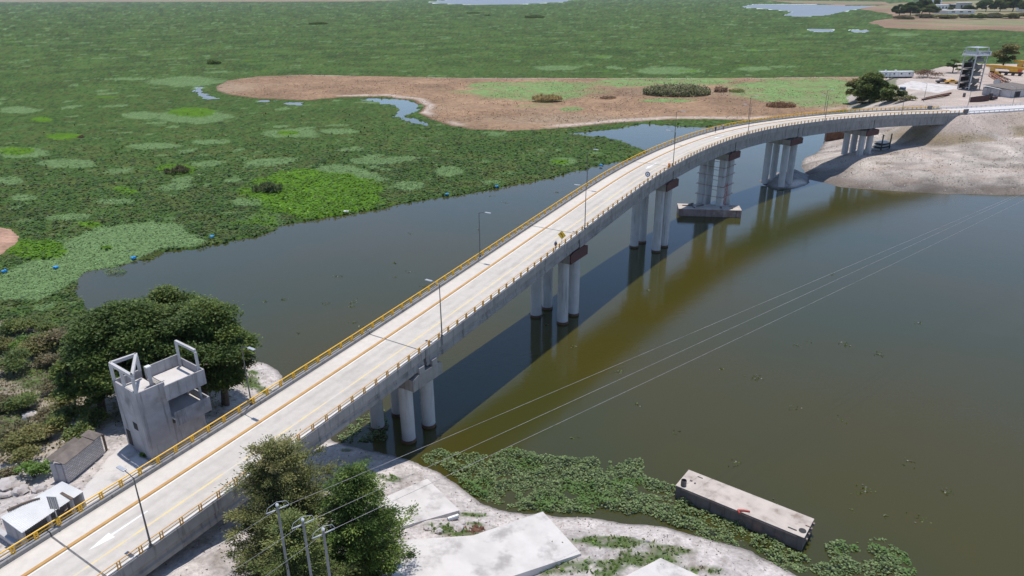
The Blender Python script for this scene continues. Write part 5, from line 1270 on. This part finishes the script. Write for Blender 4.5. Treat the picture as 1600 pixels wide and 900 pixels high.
# pale platform, pad, beams
q = [yp_(1363, 149), yp_(1372, 154), yp_(1397, 151.5), yp_(1388, 147)]; zt = max(k[2] for k in q) + 1.0
mb = MB().prism([tuple(k[:2]) for k in q], min(k[2] for k in q) - .5, zt); tag(mb.build('low_platform', MT['slab']), 'low pale concrete platform with a dark side in front of the yard', 'platform')
pp = pts([(1375, 131), (1427, 123.5), (1462, 129), (1506, 137), (1466, 143), (1392, 133)], YARD); gx, gy = np.meshgrid(np.linspace(pp[:, 0].min(), pp[:, 0].max(), 90), np.linspace(pp[:, 1].min(), pp[:, 1].max(), 90)); s_ = gx.shape; x, y = gx.ravel(), gy.ravel()
z = right_h(x, y)[0] + np.where(sdist(x, y, pp) > 0, .14, -.5); o = np_mesh('concrete_pad', np.stack([x, y, z], 1), grid_quads(*s_), MT['slab']); o['kind'] = 'structure'
for i, ((u0, v0), (u1, v1), lb) in enumerate([((1440, 157), (1483, 149), 'long rusty steel beam lying behind the bridge end, nearer one'), ((1446, 154.5), (1486, 146.5), 'long rusty steel beam lying behind the bridge end, farther one')]):
    a, b = yp_(u0, v0), yp_(u1, v1); a[2] += .7; b[2] += .7; mb = MB(); mb.bar(tuple(a), tuple(b), .8, .12); mb.bar(tuple(a - [0, 0, .55]), tuple(b - [0, 0, .55]), .8, .12); mb.bar(tuple(a - [0, 0, .27]), tuple(b - [0, 0, .27]), .12, .5)
    tag(mb.build('steel_beam', MT['rust']), lb, 'steel beam', 'rusty beams in the yard')
# pickup trucks
def pickup(p, rz, label, paint):
    t = thing('pickup_truck', label, 'truck', p, rz, 'trucks in the yard')
    prof = [(-2.7, .5), (2.7, .5), (2.7, 1.05), (1.5, 1.15), (.95, 1.8), (-.6, 1.8), (-.9, 1.15), (-2.7, 1.15)]; n = len(prof)
    v = [(x, -.95, z) for x, z in prof] + [(x, .95, z) for x, z in prof]
    MB().add(v, [tuple(range(n)), tuple(range(n, 2 * n))[::-1]] + [((i + 1) % n, i, n + i, n + (i + 1) % n) for i in range(n)]).build('body', MT[paint], t, bevel=.08)
    MB().box((-1.8, 0, 1.16), (1.6, 1.6, .04)).build('load_bed', MT['black'], t)
    for sy in (-1, 1): MB().box((.2, sy * .955, 1.48), (1.2, .02, .45)).build('side_window', MT['glass'], t)
    for x in (-1.7, 1.75):
        for sy in (-1, 1): MB().tube([(x, sy * .72, .42), (x, sy * .99, .42)], .42, 14).build('wheel', MT['black'], t, smooth=True)
    t.scale = (1.35,) * 3; return t
pickup(yp_(1473, 130), 2.9, 'dark pickup truck parked at the edge of the pale pad', 'rust_dark'); pickup(yp_(1487, 131), 2.9, 'yellow pickup truck parked next to the dark one', 'crane')
# scaffold stair tower
p = yp_(1513, 139); Ht = height_at(p, 74); t = thing('stair_tower', 'tall dark steel stair tower standing on the yard', 'tower', p, .35)
Wt, Dt = 7.6, 6.4
for sx in (-1, 1):
    for sy in (-1, 1): MB().bar((sx * Wt / 2, sy * Dt / 2, 0), (sx * Wt / 2, sy * Dt / 2, Ht), .42, .42).build('leg', MT['steel_light'], t)
nl = 5
for i in range(1, nl + 1):
    z = Ht * .83 * i / nl
    MB().box((0, 0, z), (Wt + .2 if i < nl else Wt + 2.2, Dt if i < nl else Dt + 1.6, .25 if i < nl else .7)).build('platform', MT['steel_dark'] if i < nl else MT['white_paint'], t)
    zb = Ht * .83 * (i - 1) / nl
    mb = MB(); sgn = 1 if i % 2 else -1; mb.bar((-sgn * Wt * .38, -Dt * .2, zb + .1), (sgn * Wt * .38, -Dt * .2, z - .1), .35, 1.5); mb.bar((-sgn * Wt * .38, Dt * .2, zb + .1), (0, Dt * .2, (z + zb) / 2), .3, 1.2); mb.build('stair_flight', MT['steel_dark'], t)
    mb = MB()
    for sy in (-1, 1):
        mb.bar((-Wt / 2, sy * Dt / 2, zb + 1.6), (Wt / 2, sy * Dt / 2, zb + 1.6), .12, .14); mb.bar((-Wt / 2, sy * Dt / 2, zb + .2), (Wt / 2, sy * Dt / 2, z - .2), .12, .12)
    mb.build('brace', MT['steel_dark'], t)
    MB().box((-.5, -Dt / 2 + .35, zb + (z - zb) * .34), (Wt * .8, .12, (z - zb) * .5)).build('screen_panel', MT['steel_dark'], t)
    if i < nl: MB().box((-.3, Dt / 2 - .4, zb + (z - zb) * .45), (Wt * .86, .15, (z - zb) * .74)).build('screen_panel', MT['dark_open'], t)
mb = MB()
for sx in (-1, 0, 1):
    for sy in (-1, 1): mb.bar((sx * (Wt / 2 + .7), sy * (Dt / 2 + .5), Ht * .83), (sx * (Wt / 2 + .7), sy * (Dt / 2 + .5), Ht * .92), .16, .16)
for sy in (-1, 1): mb.bar((-Wt / 2 - .8, sy * (Dt / 2 + .5), Ht * .92), (Wt / 2 + .8, sy * (Dt / 2 + .5), Ht * .92), .2, .2)
mb.build('guard_rail', MT['steel_light'], t)
MB().box((-Wt * .42, -.4, Ht * .87), (1.3, Dt + 1.2, 1.6)).build('side_panel', MT['steel_light'], t); MB().box((Wt * .62, -.4, Ht * .86), (1.0, Dt + 1.2, 1.8)).build('side_panel', MT['steel_light'], t)
MB().box((0, 0, Ht), (Wt + .4, Dt + .2, .25)).build('roof', MT['steel_light'], t)
# mobile cranes
def crane(u0, v0, u1, v1, label, boomv):
    a, b = yp_(u0, v0), yp_(u1, v1); rz = math.atan2(*(b - a)[[1, 0]]); L = np.linalg.norm((b - a)[:2]); m = (a + b) / 2
    t = thing('mobile_crane', label, 'crane', (m[0], m[1], max(a[2], b[2]) - .1), rz, 'yellow cranes in the yard')
    MB().box((0, 0, 1.7), (L * .92, 2.8, .8)).build('chassis', MT['black'], t)
    for i in range(5):
        for sy in (-1, 1): MB().tube([(-L * .38 + i * L * .19, sy * 1.0, .75), (-L * .38 + i * L * .19, sy * 1.5, .75)], .75, 14).build('wheel', MT['black'], t, smooth=True)
    c = MB().box((L * .40, 0, 2.6), (L * .13, 2.6, 1.9)).build('cab', MT['crane'], t, bevel=.15); MB().box((L * .47, 0, 2.9), (.05, 2.2, .9)).build('windscreen', MT['glass'], c)
    MB().box((-L * .2, 0, 3.0), (L * .25, 2.8, 1.6)).build('engine_house', MT['crane'], t, bevel=.1)
    mb = MB(); mb.bar((-L * .45, .3, 4.3), (L * .45, .3, 4.9), 1.5, 1.7); mb.build('boom', MT['crane'], t, bevel=.12)
    MB().bar((L * .2, .3, 4.75), (L * .62, .3, 5.05), 1.1, 1.25).build('boom_extension', MT['crane'], t)
    MB().tube([(-L * .1, .3, 3.2), (L * .12, .3, 4.2)], .3, 10).build('lift_cylinder', MT['steel_light'], t); MB().box((-L * .36, 0, 3.1), (2.0, 2.9, 1.5)).build('counterweight', MT['orange'], t)
crane(1600, 119, 1544, 116, 'long yellow mobile crane with its boom laid flat behind the stair tower', 0)
crane(1640, 113, 1588, 108, 'second yellow crane cut by the right edge of the photo', 0)
p = yp_(1556, 120.5); t = thing('loader', 'small bright yellow loader in front of the long crane', 'loader', p, .2)
MB().box((0, 0, 1.3), (4.6, 2.0, 1.0)).build('body', MT['crane'], t, bevel=.15); MB().box((-.3, 0, 2.5), (1.6, 1.7, 1.5)).build('cab', MT['crane'], t, bevel=.1); MB().box((3.3, 0, .7), (1.0, 2.6, 1.0), 0, .8).build('bucket', MT['crane'], t); MB().bar((1.5, .8, 1.6), (3.2, .8, .9), .2, .3).build('arm', MT['crane'], t)
for x in (-1.4, 1.5):
    for sy in (-1, 1): MB().tube([(x, sy * .8, .7), (x, sy * 1.25, .7)], .7, 14).build('wheel', MT['black'], t, smooth=True)
# rusty trusses, machine, fence, sheds
for i, (u0, v0, u1, v1, lb) in enumerate([(1546, 119, 1566, 132, 'pinkish rusted lattice girder lying on the yard, left one'), (1552, 120, 1576, 131, 'dark rusted lattice girder lying on the yard, right one')]):
    a, b = yp_(u0, v0), yp_(u1, v1); d = b - a; nrm = np.array([-d[1], d[0], 0]) / np.linalg.norm(d[:2]); mb = MB()
    for o_ in (-.7, .7):
        for z in (.4, 2.0): mb.bar(tuple(a + nrm * o_ + [0, 0, z]), tuple(b + nrm * o_ + [0, 0, z]), .3, .3)
    for k in range(10):
        f = k / 10; g = (k + 1) / 10; zz = (.4, 2.0) if k % 2 else (2.0, .4)
        for o_ in (-.7, .7): mb.bar(tuple(a + d * f + nrm * o_ + [0, 0, zz[0]]), tuple(a + d * g + nrm * o_ + [0, 0, zz[1]]), .16, .16)
        mb.bar(tuple(a + d * f - nrm * .7 + [0, 0, 2.0]), tuple(a + d * f + nrm * .7 + [0, 0, 2.0]), .16, .16)
    tag(mb.build('lattice_girder', MT['terracotta'] if i == 0 else MT['rust']), lb, 'girder', 'lattice girders in the yard')
p = yp_(1557, 133); t = thing('winch_drum', 'pale round cable drum beside the rusted girders', 'drum', p, .6); MB().tube([(-.7, 0, 1.6), (.7, 0, 1.6)], 1.0, 18).build('core', MT['wood'], t)
for x in (-.8, .8): MB().tube([(x - .08, 0, 1.6), (x + .08, 0, 1.6)], 1.6, 20).build('flange', MT['steel_light'], t)
a, b = yp_(1515, 160), yp_(1545, 157.5); rz = math.atan2(*(b - a)[[1, 0]]); L = np.linalg.norm((b - a)[:2]); m = (a + b) / 2
t = thing('sheet_fence', 'maroon rusted sheet metal fence behind the embankment road', 'fence', (m[0], m[1], min(a[2], b[2]) - .2), rz); nn = 36; v = []; f = []
for i in range(nn + 1):
    for z in (0, 3.0): v.append((-L / 2 + L * i / nn, .06 * (i % 2), z))
for i in range(nn): f.append((2 * i, 2 * i + 2, 2 * i + 3, 2 * i + 1))
o = MB().add(v, f).build('sheet', MT['maroon'], t); o.modifiers.new('thick', 'SOLIDIFY').thickness = .04
for i in range(4): MB().box((-L / 2 + L * i / 3, .25, 1.5), (.15, .15, 3.1)).build('post', MT['rust_dark'], t)
def shed(u0, v0, u1, v1, dep, h, label, wall, roof, open_=True):
    a, b = yp_(u0, v0), yp_(u1, v1); rz = math.atan2(*(b - a)[[1, 0]]); L = np.linalg.norm((b - a)[:2]); m = (a + b) / 2
    t = thing('yard_shed', label, 'shed', (m[0], m[1], min(a[2], b[2]) - .2), rz, 'sheds in the yard')
    MB().box((0, dep, h / 2), (L, .2, h)).build('back_wall', MT[wall], t)
    for sx in (-1, 1): MB().box((sx * (L / 2 - .1), dep / 2, h / 2), (.2, dep - .21, h - .02)).build('side_wall', MT[wall], t)
    MB().prism([(-L / 2 - .4, -.6), (L / 2 + .4, -.6), (L / 2 + .4, dep + .4), (-L / 2 - .4, dep + .4)], [h + .02, h + .02, h + .9, h + .9], [h + .16, h + .16, h + 1.05, h + 1.05]).build('roof', MT[roof], t)
    if open_: MB().box((0, .5, h / 2 - .1), (.35, .35, h - .1)).build('column', MT['plaster_light'], t)
    else:
        MB().box((0, 0, h / 2), (L - .42, .2, h - .02)).build('front_wall', MT[wall], t)
        for x in (-.28, .2): MB().box((x * L, -.12, h * .48), (L * .2, .04, h * .62)).build('opening', MT['dark_open'], t)
    return t
shed(1560, 151, 1576, 149.5, 8, 3.6, 'open shed with a white sheet roof beside the maroon fence', 'plaster', 'white_paint')
shed(1578, 153, 1622, 150, 14, 4.2, 'grey roofed block shed with dark openings at the right photo edge', 'plaster_light', 'roofing', False)
p = yp_(1552, 156); t = thing('scrap_machine', 'old dark machine with a red body beside the maroon fence', 'machine', p, .3); MB().box((0, 0, .9), (3.2, 1.6, 1.1)).build('body', MT['maroon'], t, bevel=.1); MB().tube([(-1.4, -.9, .6), (-1.4, .9, .6)], .6, 14).build('roller', MT['black'], t); MB().box((-1.9, .2, 2.3), (1.4, 1.2, 1.6)).build('tank', MT['black'], t, bevel=.2)
p = yp_(1506, 151.5); tag(MB().lathe([(.6, 0), (.62, .1), (.6, 1.8), (.3, 1.9)], tuple(p), 14).build('oil_drum', MT['steel_dark'], smooth=True), 'single dark drum standing on the bare yard ground', 'drum')
# under the last spans
a, b = on_right(1291, 221, 3), on_right(1326, 215, 3); rz = math.atan2(*(b - a)[[1, 0]]); L = np.linalg.norm((b - a)[:2]); m = (a + b) / 2; hh = 5.2
t = thing('rusty_container', 'rust brown steel container box on the shore seen under the bridge', 'container', (m[0], m[1] + 1.5, max(min(a[2], b[2]) - .3, .2)), rz)
MB().box((0, 0, hh / 2), (L, 3.0, hh)).build('body', MT['rust'], t); mb = MB()
for i in range(14): mb.box((-L / 2 + L * (i + .5) / 14, -1.54, hh / 2), (L / 34, .06, hh - .5))
mb.build('rib', MT['rust'], t); MB().box((0, 0, hh + .06), (L + .1, 3.1, .12)).build('roof_sheet', MT['barge_deck'], t)
p = on_right(1376, 233, 6); t = thing('formwork_stack', 'dark stack of steel formwork panels in the shade under the bridge', 'formwork', p, .5)
for i in range(5): MB().box((.15 * i, 0, .35 + .55 * i), (6.5 - .5 * i, 3.2, .32)).build('panel', MT['cloth_dark'] if i % 2 else MT['steel_light'], t)
for sx in (-1, 1): MB().box((sx * 2.4, -1.75, 2.9), (.4, .3, 5.8)).build('upright', MT['black'], t)

# trees of the yard
GY = 'trees at the work yard'
for i, (u, v, tv, rad, pal, lb) in enumerate([(1341, 158, 122, 7.0, 'olive', 'olive green tree at the left end of the yard tree group'), (1357, 161, 111, 7.5, 'mid', 'tallest dark tree of the yard tree group beside the white trailer'), (1368, 158, 124, 6.0, 'dark', 'dark tree in the middle of the yard tree group'), (1391, 158, 134, 5.6, 'mid', 'bright green tree at the right end of the yard tree group by the blue cabin'), (1352, 152, 114, 6.5, 'olive', 'yellowish tree at the back of the yard tree group')]):
    b = on_right(u, v, 6); broad_tree('yard_tree', b, height_at(b, tv), rad, lb, GY, pal, 34, 560, .8, .4, 90 + i, low=-.12, squash=.85)
b = on_right(1488, 114, 9); broad_tree('yard_tree', b, height_at(b, 92), 4.2, 'small lone dark tree at the back edge of the yard', GY, 'dark', 16, 420, .7, .3, 120, low=.1)
b = on_right(1566, 106, 10); t = broad_tree('willow_tree', b, height_at(b, 66), 8.5, 'large airy drooping tree behind the yellow crane', GY, 'olive', 30, 260, .9, .5, 121, low=.2)
b = on_right(1568, 107, 10); shrub(b, 5.0, 7.5, 'dark bush at the foot of the drooping tree', 'bushes of the yard', 'dark', 122, .7)
for i, (u, v, r, h, pal, lb) in enumerate([(1497, 113, 2.5, 2.6, 'mid', 'small green bush beside the lone dark tree'), (1436, 121, 6, 4.5, 'brown', 'leafless brown scrub right of the white trailer'), (1450, 120, 6, 4.8, 'brown', 'leafless brown scrub in the middle of the row behind the pad'), (1463, 122, 5, 3.6, 'brown', 'leafless brown scrub at the right end of the row behind the pad'),
        (1408, 159, 4, 2.4, 'dry', 'low weeds along the road behind the railing, left of the platform'), (1425, 157, 4, 2.4, 'olive', 'low weeds along the road in front of the pale platform'), (1382, 161, 4, 2.4, 'olive', 'low weeds under the yard tree group'), (1345, 163, 4, 1.6, 'dry', 'straw coloured weeds at the foot of the olive tree')]):
    shrub(on_right(u, v, 9), r, h, lb, 'bushes of the yard', pal, 130 + i, .55 if pal != 'brown' else .5, 120 if pal != 'brown' else 60)

# ------------------------------------------------------------------ reeds and bushes out on the mud flat and the plants
def clump(u, v, w_px, h_px, label, pal, seed, z=.4, name='reed_clump', group='reed clumps on the lake', blade=True):
    c = P(u, v, z); px = FPX / ((c - EYE) @ CF); rx = w_px / px / 2; h = h_px / px * .8; ry = rx * .7
    g = np.random.default_rng(seed); t = thing(name, label, 'reeds' if blade else 'shrub', c, 0, group); n = int(min(9000, max(900, 60 * rx * ry)))
    a = g.uniform(0, 6.283, n); r = g.random(n) ** .5; x, y = rx * r * np.cos(a), ry * r * np.sin(a)
    hh = h * (1 - .35 * r ** 2) * (.25 + 1.2 * fbm(x + 50, y + 50, .45, 3, seed)); wob = fbm(x + 90, y + 90, .3, 3, seed + 5); hh = hh * sstep(.30, .42, wob + .25 * (1 - r)); k = np.random.default_rng(seed + 1).random(n)
    d = g.normal(size=(n, 3)) * (.55 if blade else .9); d[:, 2] += 1 if blade else .3
    p = np.stack([x, y, hh * (k if not blade else .5 + .2 * k)], 1); Ls = hh * .9 if blade else np.full(n, max(.5, h * .22))
    v_, q_, c_ = leaves(p, d, Ls, np.maximum(.10, Ls * (.12 if blade else .7)), palette(n, np.array(GREENS[pal] if isinstance(pal, str) else pal) * 1.35, jit=.35), up=.9 if blade else 1.2, g=g)
    np_mesh('blades' if blade else 'foliage', v_, q_, MT['reed'], 'leaf', c_, t, face_attr=True)
clump(420, 300, 50, 24, 'dark reed clump standing on the bright green patch near the open water', [(.07, .10, .04), (.10, .13, .05), (.14, .15, .07), (.05, .075, .03)], 1)
clump(277, 270, 40, 16, 'brown and green reed clump on the plants left of the bright green patch', [(.16, .13, .075), (.09, .10, .04), (.05, .07, .03)], 2)
clump(335, 100, 22, 9, 'small dark bush standing far out on the plants beyond the mud flat tip', 'dark', 3, name='lake_bush', blade=False)
clump(855, 157, 48, 12, 'straw coloured reed clump on the pale green part of the mud flat', [(.42, .34, .15), (.34, .27, .12), (.24, .2, .09)], 4, 1.2)
clump(1057, 146, 105, 17, 'largest grey green bush mound on the mud flat', [(.14, .165, .07), (.18, .17, .10), (.24, .21, .13), (.11, .13, .05)], 5, 1.2, 'lake_bush', blade=False)
clump(1126, 143, 22, 10, 'reddish brown bush right of the largest mound on the mud flat', 'brown', 6, 1.2, 'lake_bush', blade=False)
clump(1151, 143, 26, 6, 'low green bush at the right of the reddish brown bush', 'mid', 7, 1.2, 'lake_bush', blade=False)
clump(950, 153, 26, 4, 'flat red brown tuft in the middle of the mud flat', 'brown', 8, 1.2, 'lake_bush', blade=False)
clump(1220, 166, 46, 9, 'low red brown bush bed on the mud flat behind the far street lamps', [(.17, .095, .05), (.13, .075, .04), (.22, .14, .08)], 9, 1.2, 'lake_bush', blade=False)
clump(835, 28, 32, 5, 'far dark reed line in the middle of the lake near the top', 'dark', 10); clump(762, 25, 8, 3, 'tiny far dark reed tuft left of the far reed line', 'dark', 11); clump(740, 21, 24, 2.5, 'thin far reed line below the far pond', 'dark', 12); clump(497, 38, 30, 4, 'far dark reed line above the brown mud flat', 'dark', 13); clump(125, 215, 12, 6, 'small brown reed tuft on the green patch at the left', 'brown', 14)

# ------------------------------------------------------------------ village on the far shore
def far_tree(u, v, tv, wpx, lab, pal, seed):
    c = P(u, v, 3.0); h = height_at(c, tv); px = FPX / ((c - EYE) @ CF)
    broad_tree('far_tree', c, h, wpx / px / 2, lab, 'trees of the far village', pal, 26, 14000, h * .10, h * .03, seed, low=.03)
for i, (u, v, tv, wpx, pal, lb) in enumerate([(1405, 24, 6, 22, 'dark', 'far dark tree at the left end of the far village'), (1422, 24, 4, 26, 'dark', 'far dark tree next to the leftmost one of the far village'), (1440, 22, -3, 26, 'dark', 'tall dark tree in front of the far white houses'), (1452, 23, 8, 24, 'mid', 'lower green tree left of the far white houses'),
        (1484, 21, 11, 12, 'dark', 'small dark round tree before the far terracotta roof'), (1512, 20, 9, 20, 'dark', 'dark tree below the far grey house'), (1540, 18, 0, 26, 'dark', 'far tree right of the grey house'), (1562, 18, -2, 28, 'mid', 'far broad tree near the right edge'), (1582, 18, -6, 26, 'dark', 'tall far dark tree near the right edge'), (1603, 19, -4, 26, 'dark', 'far dark tree cut by the right edge'), (1527, 30, 22, 24, 'mid', 'low far green bush on the shore below the far trees'), (1462, 16, -4, 9, 'dark', 'slim far dark tree between the white houses')]):
    far_tree(u, v, tv, wpx, lb, pal, 300 + i)
for i, (u, v, wpx, tv, pal, lb) in enumerate([(1412, 31, 26, 25, 'dry', 'far straw coloured thicket below the leftmost far trees'), (1448, 29, 34, 22, 'dry', 'far straw coloured thicket in the middle of the village shore'), (1480, 30, 36, 23, 'olive', 'far olive thicket below the long low white building'), (1508, 29, 24, 23, 'dry', 'far pale thicket below the grey block house'), (1556, 29, 36, 21, 'dry', 'far pale thicket below the tall trees near the right edge'), (1586, 30, 34, 21, 'olive', 'far olive thicket at the right photo edge')]):
    c = P(u, v, 2.0); px = FPX / ((c - EYE) @ CF); r = wpx / px / 2; shrub(c, r, height_at(c, tv), lb, 'thickets of the far shore', pal, 400 + i, r * .09, 3500 * r * .09, 'far_thicket', 9)
for i, (u, v, wpx, hpx, lab, wall, roof) in enumerate([(1452, 12, 26, 8, 'far white house left of the slim dark tree', 'white_paint', 'plaster_light'), (1470, 17, 16, 9, 'far white house right of the slim dark tree', 'white_paint', 'white_paint'), (1480, 13, 15, 7, 'far house with an orange terracotta roof', 'plaster_light', 'terracotta'), (1493, 13, 18, 6, 'far house with a white shed roof and dark front', 'dark_open', 'white_paint'),
        (1490, 21, 46, 5, 'long low far white building below the other houses', 'white_paint', 'slab'), (1504, 17, 18, 12, 'far grey block house with small dark windows', 'plaster_light', 'slab'), (1462, 3, 14, 8, 'far white house highest up the village', 'white_paint', 'white_paint'), (1594, 17, 10, 6, 'far white house at the right photo edge', 'white_paint', 'slab')]):
    c = P(u, v, 3.0); px = FPX / ((c - EYE) @ CF); L = wpx / px; h = hpx / px; t = thing('far_house', lab, 'house', c, .15 * (-1) ** i, 'houses of the far village')
    MB().box((0, 0, h / 2 - .5), (L, L * .7, h + 1)).build('wall', MT[wall], t); MB().box((0, 0, h + .35), (L * 1.06, L * .76, .7), 0, .9).build('roof', MT[roof], t)
    for k in range(3): MB().box((-L * .3 + k * L * .3, -L * .35 - .06, h * .55), (L * .12, .1, h * .3)).build('window', MT['dark_open'], t)

# ------------------------------------------------------------------ air
hz = MB().box((600, 4400, 31), (24000, 10400, 68)); m = bpy.data.materials.new('haze'); m.use_nodes = True; nt = m.node_tree; nt.nodes.clear()
out = N(nt, 'OutputMaterial'); pv = N(nt, 'VolumePrincipled'); pv.inputs['Color'].default_value = (.82, .88, .96, 1); pv.inputs['Density'].default_value = .00003
nt.links.new(pv.outputs[0], out.inputs['Volume']); o = hz.build('haze', m); o['kind'] = 'stuff'
